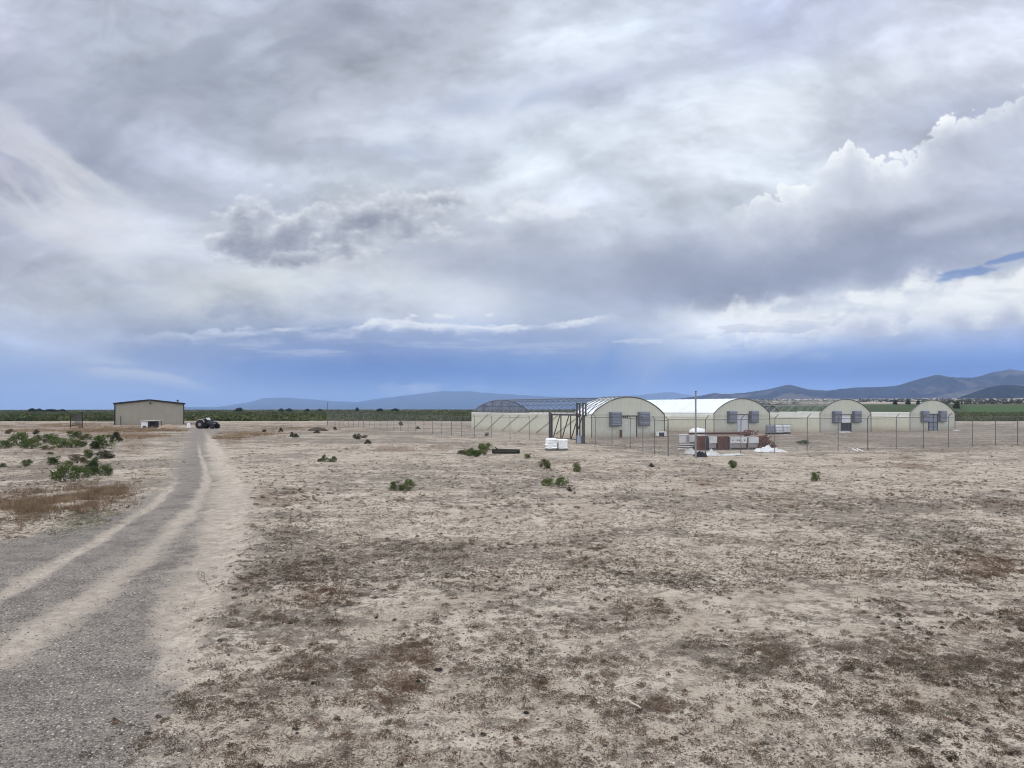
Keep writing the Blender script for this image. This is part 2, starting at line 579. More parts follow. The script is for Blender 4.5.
    f = np.interp(P, [a for a, _ in pts], [b for _, b in pts])
    bl = billow(P, Q * 1.6, 22, 20, 71.0, 4, 0.55)
    s = Q - f + (bl - 0.62) * 7.5 + cf(P, Q, 60, 12, 72.0, 5) * 5 + cf(P, Q, 14, 6, 78.0, 4, .6) * 2.6
    ends = sstep(90, 240, P) * sstep(630, 570, P)
    lb = cf(P, Q * 2.2, 46, 20, 73.0, 6, 0.6)
    ins = sstep(-0.5, 2.6, s)
    light(ins * sstep(46, 12, s) * sstep(3, 12, s) * ends * (0.55 + lb * .5), (150, 166, 203))
    strength = 0.62 + 0.38 * sstep(330, 380, P)
    light(ins * sstep(13 + 9 * lb, 0, s) * ends * np.clip(0.8 + lb * 1.3 + cf(P, Q, 24, 7, 70.0, 4, .6) * .7, 0.05, 1) * strength, (227, 231, 237))
    light(ins * sstep(10, 18, s) * sstep(34, 22, s) * sstep(0.0, 0.35, cf(P, Q * 3, 60, 20, 74.0, 5)) * ends * 0.45, (190, 199, 217))
    for (cx, cy, rx, ry) in ((412, 315, 7, 2.4), (440, 316.5, 14, 3.0), (489, 314, 6, 2.2)):
        light(sstep(-.1, .9, elln(P, Q, cx, cy, rx, ry) + cf(P, Q, 12, 3.5, 79.0, 4) * 1.3) * .75, (226, 230, 236))
    # pale bank at the lower left
    g = np.interp(P, [60, 100, 140, 170, 200, 240], [362, 363, 367, 372, 380, 392])
    s = Q - g + cf(P, Q, 40, 9, 75.0, 5) * 5
    light(sstep(0, 5, s) * sstep(20, 5, s) * sstep(60, 110, P) * sstep(235, 170, P) * .7, (200, 205, 216))
    light(sstep(-12, -2, s) * sstep(2, -2, s) * sstep(60, 100, P) * sstep(150, 115, P) * .5, (196, 203, 217))

    # ---- grey heaps in front of the white bank
    cumulus([(872, 322, 40, 11), (905, 317, 20, 11), (838, 330, 30, 7), (880, 330, 46, 8)], 34, 20, 91.0, 0.7, (160, 170, 199), (222, 226, 233), 0.95, 0.35, 20.0, 0.0, .7)
    cumulus([(962, 317, 22, 11), (1012, 314, 26, 13), (992, 322, 40, 8), (1060, 316, 40, 14)], 32, 18, 95.0, 0.7, (160, 169, 199), (226, 229, 233), 0.95, 0.35, 20.0, 0.0, .7)
    cumulus([(745, 329, 34, 5), (800, 326, 30, 6), (690, 336, 30, 4), (630, 341, 40, 4)], 34, 9, 97.0, 1.3, (156, 170, 204), (206, 213, 225), 0.6, 0.4, 20.0, 0.0, .4)
    cumulus([(530, 205, 26, 9), (515, 214, 20, 8), (565, 212, 34, 10), (500, 220, 40, 10)], 26, 15, 103.0, 1.3, (192, 200, 219), (230, 234, 241), 0.6, 0.7, 10.0, 0.0, .8)
    light(sstep(.15, .5, cf(P, Q, 44, 18, 107.0, 5)) * sstep(372, 396, Q) * sstep(240, 330, P) * sstep(700, 600, P) * 0.45, (186, 199, 220))
    light(sstep(.0, .4, cf(P, Q, 60, 16, 109.0, 5)) * gs(P, Q, 430, 388, 60, 8) * 0.6, (196, 204, 220))
    light(sstep(.0, .4, cf(P, Q, 70, 20, 111.0, 5)) * gs(P, Q, 760, 350, 140, 10) * 0.45, (192, 202, 221))
    # blue clear-sky gap: how much of the deck is open there
    gn = cf(P, Q, 30, 7, 51.0, 5, 0.6)
    gap = np.maximum(elln(P, Q, 962, 274, 40, 6.5, -9) + gn * 0.8, elln(P, Q, 1010, 258, 40, 4.2, -14) + gn * 0.8)
    gapf = sstep(0.0, 0.45, gap) * 0.75
    # how deep the deck's contrast runs
    m = np.float32(0.545)
    lum = np.clip(deck @ np.array([0.3, 0.5, 0.2], np.float32), 0.02, 1.2)
    deck = deck * (np.power(lum / m, 0.16) * 0.975)[..., None]
    lum = deck @ np.array([0.3, 0.5, 0.2], np.float32)
    grey = 0.16 * sstep(400, 330, Q)
    deck = deck + (lum[..., None] * np.array([0.99, 1.0, 1.025], np.float32) - deck) * grey[..., None]
    deck = deck * (1 - np.array([0.0, 0.0, 0.03], np.float32) * sstep(345, 300, Q)[..., None])
    gc = np.array(lin((84, 122, 190)), np.float32)
    deck = deck + (gc - deck) * gapf[..., None] * .8
    return deck, gapf * .25
# ------------------------------------------------------------------ camera, sun, sky
cam_d = bpy.data.cameras.new('camera')
cam = bpy.data.objects.new('camera', cam_d)
COL.objects.link(cam)
cam.location = (0, 0, CAM_H)
cam.rotation_euler = (R(90), 0, 0)
cam_d.sensor_width = 36.0
cam_d.lens = FPX / 1024.0 * 36.0
cam_d.shift_y = (HORIZON - 384.0) / 1024.0
cam_d.clip_start = 0.1
cam_d.clip_end = 120000.0
sc.camera = cam

SUN_EL, SUN_AZ = R(60), R(-118)        # azimuth measured from +Y towards +X: behind the viewer, on the left
sd = Vector((math.sin(SUN_AZ) * math.cos(SUN_EL), math.cos(SUN_AZ) * math.cos(SUN_EL), math.sin(SUN_EL)))
sun_d = bpy.data.lights.new('sun', 'SUN')
sun_d.energy = 1.5
sun_d.angle = R(10)
sun_d.color = (1.0, 0.95, 0.87)
sun = bpy.data.objects.new('sun', sun_d)
sun.rotation_euler = sd.to_track_quat('Z', 'Y').to_euler()
sun.location = (0, 0, 60)
COL.objects.link(sun)

world = bpy.data.worlds.new('World')
sc.world = world
world.use_nodes = True
wt = world.node_tree
bg = wt.nodes['Background']
STR = 0.1
bg.inputs['Strength'].default_value = STR

sky = wt.nodes.new('ShaderNodeTexSky')
sky.sky_type = 'NISHITA'
sky.sun_disc = False
sky.sun_elevation = SUN_EL
sky.sun_rotation = SUN_AZ
sky.altitude = 1600

# the cloud deck as an in-memory sky map over bearing (-48..48 deg) and height (-1..46 deg)
SW, SH = 1560, 800
A0, A1, E0, E1 = R(-48), R(48), R(-1), R(46)
_az = np.linspace(A0, A1, SW, dtype=np.float32)[None, :]
_t = (np.arange(SH, dtype=np.float32) + 0.5) / SH
_el = (E0 + (E1 - E0) * _t ** 1.35)[:, None]                  # finer near the horizon
_P = 512 + FPX * np.tan(_az) + 0 * _el
_Q = np.maximum(407 - np.tan(_el) / np.cos(_az) * FPX, -420)
_rad, _gap = compute_sky(_P, _Q)
img = bpy.data.images.new('sky_map', SW, SH, alpha=True, float_buffer=True)
img.colorspace_settings.name = 'Non-Color'
_px = np.concatenate([_rad, _gap[..., None].astype(np.float32)], axis=2).astype(np.float32)
img.alpha_mode = 'CHANNEL_PACKED'
img.pixels.foreach_set(_px.ravel())
img.update()
img.pack()

dirv = wt.nodes.new('ShaderNodeTexCoord').outputs['Generated']
sep = wt.nodes.new('ShaderNodeSeparateXYZ')
wt.links.new(dirv, sep.inputs[0])
dx, dy, dz = (X(wt, sep.outputs[i]) for i in range(3))
azi = dx._m('ARCTAN2', dy)
el_ = dz._m('ARCSINE')
u = (azi - A0) * (1.0 / (A1 - A0))
v = ((el_ - E0) * (1.0 / (E1 - E0))).clamp(0.0, 0.999).pow(1.0 / 1.35)
tex = wt.nodes.new('ShaderNodeTexImage')
tex.image = img
tex.extension = 'MIRROR'
tex.interpolation = 'Cubic'
wt.links.new(comb(wt, u, v, 0.0), tex.inputs[0])
# extra brightness added to the unseen sky overhead and behind, to light the ground
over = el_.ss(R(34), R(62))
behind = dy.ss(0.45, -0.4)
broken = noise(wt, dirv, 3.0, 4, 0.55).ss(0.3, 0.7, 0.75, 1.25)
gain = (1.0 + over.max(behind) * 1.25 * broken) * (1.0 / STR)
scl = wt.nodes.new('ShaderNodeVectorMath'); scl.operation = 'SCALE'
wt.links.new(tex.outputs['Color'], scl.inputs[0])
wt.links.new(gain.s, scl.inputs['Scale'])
clear = wt.nodes.new('ShaderNodeVectorMath'); clear.operation = 'SCALE'
wt.links.new(sky.outputs[0], clear.inputs[0]); clear.inputs['Scale'].default_value = 0.6
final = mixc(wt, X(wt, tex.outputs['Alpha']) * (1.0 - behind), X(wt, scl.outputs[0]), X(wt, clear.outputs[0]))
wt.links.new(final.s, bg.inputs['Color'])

sc.view_settings.view_transform = 'Standard'
sc.view_settings.look = 'None'
sc.view_settings.exposure = 0.11
sc.view_settings.gamma = 1.0
sc.cycles.use_denoising = True
world.cycles.sampling_method = 'MANUAL'
world.cycles.sample_map_resolution = 512
sc.cycles.max_bounces = 6
sc.cycles.diffuse_bounces = 2
sc.cycles.glossy_bounces = 2
sc.cycles.transparent_max_bounces = 24
sc.cycles.volume_bounces = 3
sc.cycles.pixel_filter_type = 'BLACKMAN_HARRIS'
sc.cycles.filter_width = 1.05
# ------------------------------------------------------------------ ground: one polar sheet out to the horizon, the gravel road cut from it
def rise(x, y):
    """the plain on the right lifts slowly towards the foot of the hills"""
    r = np.hypot(x, y)
    a = np.degrees(np.arctan2(x, np.maximum(y, 1e-3)))
    up = sstep(7.0, 16.0, a) * sstep(150, 100, a) * 0.0116 * np.clip(r - 500.0, 0, 6200.0)
    return up - 0.0029 * np.clip(r - 260.0, 0, 1e6) * sstep(11.0, 3.0, a) * sstep(-150, -100, a)


def bumps(x, y):
    r = np.hypot(x, y)
    fade = 1 - sstep(70, 260, r)
    near = 1 - sstep(20, 45, r)
    h = 0.085 * (fbm(x / 2.6, y / 2.6, 4, 21) - 0.5) + 0.16 * (fbm(x / 14, y / 14, 3, 25) - 0.5)
    h = h + 0.05 * (fbm(x / 0.55, y / 0.55, 4, 31, 0.6) - 0.5)
    h = h + 0.032 * near * (fbm(x / 0.14, y / 0.14, 3, 41, 0.6) - 0.5)
    return h * fade


def rows(tab):
    t = np.array(tab, float)
    return t[:, 0], t[:, 1], t[:, 2]


TRACKS = [  # py, px, half width
    [(476, 178, 2), (482, 175, 3), (503, 157, 4), (523, 122, 5), (553, 76, 6.5), (592, 5, 10), (640, -90, 15), (700, -240, 22)],
    [(440, 198, 1), (455, 200, 1.2), (470, 206, 2.4), (487, 206, 4), (503, 196, 6), (518, 185, 8), (545, 160, 10), (563, 138, 12), (590, 100, 15), (612, 68, 17), (632, 38, 19), (680, -40, 26), (740, -170, 36)],
    [(430, 204, 3), (440, 211, 4.5), (455, 216, 8), (470, 223, 12), (480, 227, 15), (500, 230, 18), (530, 228, 23), (560, 218, 28), (590, 204, 30), (625, 186, 26), (660, 170, 18)],
]
ZONE = [(427, 196, 222), (430, 190, 222), (434, 187, 215), (440, 184, 209), (455, 178, 217), (480, 166, 240), (503, 140, 248), (523, 84, 249), (540, 20, 247), (548, -40, 245), (560, -140, 240), (590, -420, 218),
        (620, -900, 206), (650, -1400, 204), (700, -2200, 190), (768, -3400, 190), (900, -5600, 120), (1400, -14000, -500)]


def zone_edges(y):
    py = HORIZON + CAM_H * FPX / np.maximum(y, 1.0)
    q, a, b = rows(ZONE)
    return (np.interp(py, q, a) - 512) / FPX * y, (np.interp(py, q, b) - 512) / FPX * y


def road_masks(x, y):
    py = HORIZON + CAM_H * FPX / np.maximum(y, 1.0)
    front = (y > 2.5) & (py > 427.2)
    lo, hi = zone_edges(y)
    wob = (fbm(x / 1.3, y / 1.3, 4, 51) - 0.5)
    wid = 0.75 + 0.022 * y
    grav = sstep(-wid, wid, x - lo + wob * 1.6) * sstep(wid, -wid, x - hi + wob * 1.9) * front
    trk = np.zeros_like(x)
    for k, tab in enumerate(TRACKS):
        q, c, w = rows(tab)
        xc = (np.interp(py, q, c) - 512) / FPX * y
        hw = np.interp(py, q, w) / FPX * y * (1.35 if k < 2 else 1.1)
        soft = 0.7 + 1.1 * fbm(x / 0.9, y / 0.9, 5, 61 + k, .6)
        m = np.exp(-((x - xc + wob * hw * 1.5) / (hw * soft)) ** 2 * 1.2) * sstep(q[0] - 6, q[0] + 14, py) * sstep(q[-1] + 40, q[-1], py)
        breakup = sstep(0.32, 0.55, fbm(x / 1.7, y / 2.6, 4, 71 + k))
        trk = np.maximum(trk, m * (0.70 + 0.30 * breakup) * (0.85 if k < 2 else 1.0))
    return grav, trk * front


def verge(x, y):
    """loose windrow pushed up along the outer edge of the bend"""
    lo, hi = zone_edges(y)
    d = x - hi + 0.5 * (fbm(x / 2.0, y / 2.0, 3, 91) - .5)
    return 0.07 * np.exp(-(d / 0.28) ** 2) * sstep(9, 14, y) * sstep(75, 45, y) * (0.4 + 1.1 * fbm(x / .7, y / .7, 3, 93))


# patches of dead litter and rust-brown weeds one can point at: px, py, rx, ry, strength of (litter, rust)
PATCH = [
    (60, 470, 90, 16, .55, .35), (60, 452, 80, 5, .3, .4), (140, 462, 16, 18, .2, .5),
    (272, 500, 20, 22, .5, .3), (268, 535, 22, 16, .5, .4), (262, 478, 18, 10, .4, .3), (246, 590, 20, 12, .4, .4), (120, 500, 20, 10, .5, .1), (95, 520, 34, 7, .7, 0), (30, 560, 70, 14, .35, 0),
    (895, 508, 75, 7, .9, 0), (985, 508, 40, 10, .6, .2), (985, 566, 45, 12, .3, .8), (880, 575, 50, 6, .2, .55), (715, 482, 30, 6, .2, .7),
    (855, 459, 34, 3, .1, .9), (915, 465, 32, 2.4, .2, .9), (600, 470, 50, 2.5, .2, .9), (560, 462, 18, 2, .1, 1), (905, 457, 14, 1.6, .1, .8),
    (290, 604, 50, 10, .35, .55), (320, 590, 40, 6, .2, .4), (265, 640, 45, 16, .5, .4), (390, 670, 80, 40, .5, .5), (400, 625, 60, 14, .5, .35), (300, 640, 40, 10, .5, .4),
    (470, 620, 60, 14, .6, .2), (560, 560, 60, 10, .4, .1), (600, 600, 50, 8, .4, .3), (455, 560, 40, 8, .5, 0), (400, 590, 50, 6, .6, 0), (420, 545, 50, 6, .5, 0), (520, 535, 50, 5, .6, 0),
    (560, 500, 60, 5, .4, 0), (640, 530, 60, 7, .5, 0), (740, 520, 50, 4, .4, 0), (650, 700, 50, 20, .75, .2), (760, 650, 40, 10, .5, .2), (700, 610, 50, 10, .6, 0), (850, 640, 50, 12, .2, .5), (905, 620, 40, 8, .2, .5),
    (890, 700, 60, 20, .5, .2), (900, 740, 50, 14, .9, 0), (690, 655, 30, 8, .6, .1), (985, 660, 30, 6, .5, .2), (670, 605, 40, 8, .3, .4), (820, 665, 30, 8, .1, .7),
    (60, 505, 55, 14, .2, .9), (25, 520, 30, 8, .2, .6), (255, 436, 30, 3, .1, .9), (240, 441, 20, 3, .2, .7), (260, 458, 30, 4, .3, .6), (300, 446, 30, 2, .3, .7), (390, 449, 40, 2, .2, .8), (440, 447, 40, 2, .2, .8),
    (110, 470, 30, 6, .2, .5), (140, 445, 20, 8, .1, .7), (120, 433, 60, 4, 0, .8), (330, 500, 60, 6, .3, .2), (270, 520, 40, 6, .2, .4), (320, 555, 50, 6, .4, .3), (350, 480, 40, 4, .4, 0),
    (790, 459, 120, 2, .6, 0), (700, 462, 60, 2.5, .5, .2), (930, 452, 80, 1.8, .5, .2), (650, 450, 40, 3, .4, .2), (620, 442, 40, 2, .5, .4), (500, 444, 50, 1.6, .5, .3), (540, 480, 40, 3, .4, 0),
]


def patches(x, y):
    py = HORIZON + CAM_H * FPX / np.maximum(y, 1.5)
    px = 512 + FPX * x / np.maximum(y, 1.5)
    wx = (fbm(x / (0.035 * y + .3), y / (0.06 * y + .5), 5, 81, .62) - 0.5)
    li, ru = np.zeros_like(x), np.zeros_like(x)
    ok = y > 3
    for (cx, cy, rx, ry, a, b) in PATCH:
        d = ((px - cx) / (rx * 1.15)) ** 2 + ((py - cy) / (ry * 1.15)) ** 2
        g = np.exp(-d) * ok
        n = np.clip(0.75 + wx * 5.5, 0, 2.2)
        if a: li = np.maximum(li, g * a * n)
        if b: ru = np.maximum(ru, g * b * n)
    return li, ru


def ground_masks(x, y):
    r = np.hypot(x, y)
    n1 = fbm(x / 5.5, y / 5.5, 6, 101, 0.58)
    n2 = fbm(x / 1.5, y / 1.5, 5, 111, 0.6)
    n3 = fbm(x / 22, y / 22, 4, 121)
    # the litter lies in drifts combed across the slope
    n4 = fbm(x / 4.0, y / 1.7, 5, 116, 0.58)
    lit = sstep(0.43, 0.62, 0.32 * n1 + 0.26 * n2 + 0.26 * n4 + 0.16 * n3)
    rus = sstep(0.52, 0.68, 0.5 * fbm(x / 7, y / 7, 5, 131) + 0.5 * fbm(x / 1.9, y / 1.9, 5, 137, 0.6))
    pl, pr = patches(x, y)
    lit = np.clip(lit * 0.70 + pl * .55, 0, 1.0)
    rus = np.clip(rus * 0.55 + pr, 0, 1.1)
    back = sstep(85, 130, y + 25 * (fbm(x / 12, y / 12, 4, 145) - .5)) * (x < 60)
    mid = sstep(48, 75, y + 18 * (fbm(x / 9, y / 9, 4, 149) - .5)) * sstep(185, 150, y)
    yard = sstep(58, 72, y + 8 * (fbm(x / 5, y / 5, 4, 153) - .5)) * sstep(2, 12, x) * sstep(150, 110, y)
    lit = np.clip(lit + .32 * mid + .22 * yard, 0, 1)
    rus = np.clip(rus + .30 * yard * fbm(x / 4, y / 4, 4, 155) * 1.6, 0, 1)
    rus = np.clip(rus + .30 * mid * fbm(x / 8, y / 8, 4, 151) * 1.5, 0, 1)
    rus = np.clip(rus + .45 * back * fbm(x / 6, y / 6, 4, 147) * 1.6, 0, 1.1)
    return lit, rus


def sage_mask(x, y):
    a = np.degrees(np.arctan2(x, np.maximum(y, 1.0)))
    e = y + (fbm(x / 30, y / 30, 4, 141) - 0.5) * 40
    far_tan = sstep(7, 14, a)
    return sstep(178, 196, e) * (1 - far_tan * sstep(900, 1300, e))


def mk_ground_mat():
    m, nt, b = new_mat('dry_alkali_soil')
    co = nt.nodes.new('ShaderNodeNewGeometry').outputs['Position']

    def attr(k):
        n = nt.nodes.new('ShaderNodeAttribute'); n.attribute_name = k
        return X(nt, n.outputs['Fac'])
    lit, rus, gra, trk, sag = (attr(k) for k in ('litter', 'rust', 'gravel', 'track', 'sage'))
    n_big = noise(nt, co, 0.6, 4, 0.6)
    n_a = noise(nt, co, 1.9, 5, 0.66)
    n_mid = noise(nt, co, 6.0, 5, 0.66)
    n_fin = noise(nt, co, 30.0, 4, 0.7)
    n_gr = noise(nt, co, 85.0, 3, 0.65)
    # pale crust, warmer and cooler by turns
    crust = mixc(nt, n_big.ss(0.35, 0.65), (0.352, 0.294, 0.230), (0.480, 0.415, 0.337))
    crust = mixc(nt, (n_a * .5 + n_mid * .5).ss(0.46, 0.58) * 0.78, crust, (0.190, 0.154, 0.119))
    # litter: grey-brown plant crumbs, thick or thin
    t = lit * 0.72 + (n_a - 0.5) * 1.5 + (n_mid - 0.5) * 1.6 + (n_fin - 0.5) * 1.5
    base = mixc(nt, t.ss(0.14, 0.58) * 0.82, crust, mixc(nt, n_fin.ss(.4, .6), (0.082, 0.067, 0.054), (0.168, 0.139, 0.113)))
    tr = rus * 0.72 + (n_a - 0.5) * 1.3 + (n_mid - 0.5) * 1.4 + (n_fin - 0.5) * 1.4
    base = mixc(nt, tr.ss(0.30, 0.80) * 0.75, base, mixc(nt, n_fin.ss(.4, .6), (0.085, 0.050, 0.034), (0.17, 0.108, 0.07)))
    # crumbs and pores, their weak relief shading deepened in the colour
    base = mixc(nt, (n_gr * 0.5 + n_fin * 0.5).ss(0.51, 0.60) * 0.66, base, (0.055, 0.045, 0.040))
    base = mixc(nt, (n_gr * 0.6 + n_fin * 0.4).ss(0.465, 0.39) * 0.7, base, (0.58, 0.51, 0.415))
    # gravel: chips of grey, mauve and buff stone
    cell = voronoi(nt, co, 38.0, 'Color')
    sp = nt.nodes.new('ShaderNodeSeparateColor'); nt.links.new(cell, sp.inputs[0])
    cd = voronoi(nt, co, 38.0)
    chip = mixc(nt, X(nt, sp.outputs[0]), (0.115, 0.102, 0.092), (0.345, 0.306, 0.268))
    chip = mixc(nt, X(nt, sp.outputs[1]).ss(0.80, 0.88), chip, (0.45, 0.40, 0.35))
    chip = mixc(nt, cd.ss(0.42, 0.72) * 0.72, chip, (0.045, 0.038, 0.035))
    chip = mixc(nt, (n_a * .6 + n_mid * .4).ss(0.44, 0.60) * 0.62, chip, (0.285, 0.250, 0.212))
    chip = mixc(nt, (n_big * .5 + n_a * .5).ss(0.52, 0.40) * 0.45, chip, (0.10, 0.085, 0.080))
    gm = (gra + (n_a - .5) * .9 + (n_mid - 0.5) * 1.1 + (n_fin - 0.5) * 1.1).ss(0.28, 0.80) * 0.92
    base = mixc(nt, gm, base, chip)
    # wheel tracks: crushed pale dust over the gravel
    dust = mixc(nt, (n_a * .5 + n_mid * .5).ss(0.38, 0.62), (0.52, 0.452, 0.372), (0.34, 0.287, 0.232))
    dust = mixc(nt, (n_gr * 0.5 + n_fin * 0.5).ss(0.51, 0.61) * 0.6, dust, (0.10, 0.085, 0.077))
    tm = (trk * .92 + (n_a - .5) * .9 + (n_mid - 0.5) * 1.0 + (n_fin - 0.5) * 0.9).ss(0.10, 0.62) * 0.92
    base = mixc(nt, tm, base, dust)
    # sagebrush flats beyond
    n_s = noise(nt, co, 0.12, 5, 0.6)
    sage = mixc(nt, n_s.ss(0.38, 0.62), (0.050, 0.052, 0.026), (0.095, 0.085, 0.046))
    base = mixc(nt, sag, base, sage)
    setc(nt, b.inputs['Base Color'], base)
    b.inputs['Roughness'].default_value = 0.95
    b.inputs['Specular IOR Level'].default_value = 0.12
    h = n_mid * 0.5 + n_fin * 0.35 + n_gr * 0.2 + gm * (0.6 - cd) * 0.5
    bump(nt, b, h, 0.85, 0.06)
    return m


M_GROUND = mk_ground_mat()


def geo(a, b, k):
    n = max(2, int(round(math.log(b / a) / math.log(1 + k))))
    return list(np.geomspace(a, b, n, endpoint=False))


_r = np.array(geo(0.8, 6.2, .08) + geo(6.2, 30, .0056) + geo(30, 140, .0075) + geo(140, 700, .016) + geo(700, 60000, .05) + [60000.0])
_a = np.array(list(np.arange(-46, 46.01, 0.125)) + list(np.arange(50, 311, 5.0)))
_rr, _aa = np.meshgrid(_r, np.radians(_a), indexing='ij')
_x, _y = _rr * np.sin(_aa), _rr * np.cos(_aa)
GRAV, TRK = road_masks(_x, _y)
LIT, RUS = ground_masks(_x, _y)
_z = bumps(_x, _y) * (1 - 0.55 * GRAV) - 0.05 * TRK * (_rr < 140) + verge(_x, _y) + rise(_x, _y)
NR, NA = _rr.shape
idx = np.arange(NR * NA).reshape(NR, NA)
nx = np.roll(idx, -1, axis=1)
quads = np.stack([idx[:-1], idx[1:], nx[1:], nx[:-1]], -1).reshape(-1, 4)[:, ::-1]
verts = np.stack([_x, _y, _z], -1).reshape(-1, 3)
att = {'litter': LIT * (1 - sstep(160, 190, _y)), 'rust': RUS, 'gravel': GRAV, 'track': TRK, 'sage': sage_mask(_x, _y)}
att = {k: v.ravel() for k, v in att.items()}
qx, qy = verts[quads, 0].mean(1), verts[quads, 1].mean(1)
_lo, _hi = zone_edges(qy)
is_road = (qx > _lo) & (qx < _hi) & (qy > 3) & (qy < 126) & (np.hypot(qx, qy) < 150)


def submesh(name, sel):
    f = quads[sel]
    used, inv = np.unique(f, return_inverse=True)
    return np_mesh(name, verts[used], inv.reshape(-1, 4), M_GROUND, smooth=True, attrs={k: v[used] for k, v in att.items()})


tag(submesh('ground', ~is_road), kind='structure')
tag(submesh('gravel_road', is_road), kind='structure')


def gz(x, y):
    x, y = np.atleast_1d(np.asarray(x, float)), np.atleast_1d(np.asarray(y, float))
    g, t = road_masks(x, y)
    return bumps(x, y) * (1 - 0.55 * g) - 0.05 * t + verge(x, y) + rise(x, y)


def gz1(x, y):
    return float(gz([x], [y])[0])


# ------------------------------------------------------------------ hills and mountains
def hill_mat(name, dark, pale, amount, scale):
    m, nt, b = new_mat(name)
    co = nt.nodes.new('ShaderNodeNewGeometry').outputs['Position']
    n1 = noise(nt, co, scale, 6, 0.62, 0.4)
    n2 = noise(nt, co, scale * 6, 4, 0.6)
    f = (n1 * 0.85 + n2 * 0.15).ss(0.47, 0.62) * amount
    setc(nt, b.inputs['Base Color'], mixc(nt, f, mixc(nt, n2.ss(.3, .7), dark, tuple(v * 1.35 for v in dark)), pale))
    b.inputs['Roughness'].default_value = 1.0
    b.inputs['Specular IOR Level'].default_value = 0.0
    return m


def mountain(name, prof, dist, depth, m, seed, rough=0.12, base=0.0, nrow=60, step=2.0):
    """a range whose skyline follows (px, py) bearings and heights at the given distance"""
    px = np.arange(prof[0][0], prof[-1][0] + 1e-6, step)
    top = np.interp(px, [p for p, _ in prof], [q for _, q in prof])
    # smooth the chords of the skyline
    kk = np.hanning(7); kk /= kk.sum()
    top = np.convolve(np.pad(top, 3, mode='edge'), kk, mode='valid')
    hgt = (HORIZON - top) / FPX * dist + CAM_H
    t = np.linspace(0, 1, nrow)
    tt = np.concatenate([t, 1 + np.linspace(0.06, 0.6, 8)])
    T, PXX = np.meshgrid(tt, px, indexing='ij')
    H = np.broadcast_to(hgt, T.shape)
    D = dist - depth * (1 - T)
    gx = (PXX - 512) / FPX * dist                        # true sideways extent
    spur = fbm(gx / (depth * .33) + 1.2 * (1 - T), T * 1.6, 5, seed)
    rid = 1 - np.abs(2 * fbm(gx / (depth * .22), T * 1.1 + .4, 4, seed + 9) - 1)
    shape = np.where(T <= 1, T ** 1.25, 1 - (T - 1) ** 1.2 * 0.9)
    env = np.clip(4 * T * (1 - T), 0, 1) * (T <= 1)
    z = base + (H - base) * shape + np.abs(H) * env * rough * ((spur - .5) * 2.0 + (rid - .6) * 1.4)
    jag = (fbm(gx / 240, gx * 0 + seed, 5, seed + 3) - .5) * H * 0.085
    z = np.where(T > 0.001, np.maximum(z + jag * np.clip(T, 0, 1), -95), -95)
    x, y = (PXX - 512) / FPX * D, D
    n, k = T.shape
    ii = np.arange(n * k).reshape(n, k)
    q = np.stack([ii[:-1, :-1], ii[:-1, 1:], ii[1:, 1:], ii[1:, :-1]], -1).reshape(-1, 4)
    o = np_mesh(name, np.stack([x, y, z], -1).reshape(-1, 3), q, m, smooth=True)
    return tag(o, kind='structure')


M_HAZE_HILL = hill_mat('far_range_scrub', (0.02, 0.022, 0.022), (0.08, 0.07, 0.055), 0.4, 0.0008)
M_HILL = hill_mat('scrub_hill', (0.010, 0.010, 0.012), (0.15, 0.118, 0.09), 0.55, 0.0012)
M_FOOT = hill_mat('juniper_hill', (0.007, 0.008, 0.008), (0.06, 0.048, 0.036), 0.35, 0.004)
M_TAN = hill_mat('dry_grass_hill', (0.05, 0.042, 0.034), (0.30, 0.24, 0.175), 0.9, 0.003)
mountain('mountains', [(160, 413), (195, 409.5), (225, 406), (250, 402), (263, 398), (285, 397.5), (300, 398.5), (330, 401), (358, 402), (370, 400), (400, 396), (430, 392.5), (445, 391), (458, 391.6), (470, 391.2), (490, 393), (520, 395), (560, 397), (600, 398), (640, 395), (655, 393), (668, 391.5), (690, 395), (720, 399), (760, 402), (800, 404)],
         24000, 4000, M_HAZE_HILL, 201)
mountain('mountains', [(600, 408), (640, 403), (672, 399.5), (700, 396), (713, 393), (727, 394), (745, 392.5), (765, 390), (780, 386.5), (789, 384.6), (797, 387), (808, 389.5), (828, 390.5), (855, 387), (875, 386.8), (894, 386), (906, 383), (918, 379.5), (936, 374.6), (949, 377.3), (963, 379), (975, 377.4), (992, 373), (1010, 369.7), (1024, 371), (1050, 374), (1085, 381), (1130, 384), (1180, 392), (1240, 402), (1300, 408)],
         8000, 1700, M_HILL, 211, 0.34, 30.0)
mountain('hills', [(640, 405), (700, 402), (760, 400.5), (800, 401), (845, 400), (870, 397), (882, 395.5), (896, 398), (930, 399), (960, 398)], 6900, 700, M_FOOT, 221, 0.16, 40.0)
mountain('hills', [(900, 400), (925, 397), (940, 395.5), (962, 391), (985, 388), (1000, 389), (1024, 391), (1070, 394), (1120, 400)], 6600, 650, M_TAN, 231, 0.12, 50.0)
mountain('hills', [(940, 402), (958, 398), (972, 393), (988, 387.6), (1003, 385), (1016, 385.6), (1030, 387), (1060, 389), (1100, 394), (1150, 402)], 4300, 430, M_FOOT, 241, 0.14, 30.0)


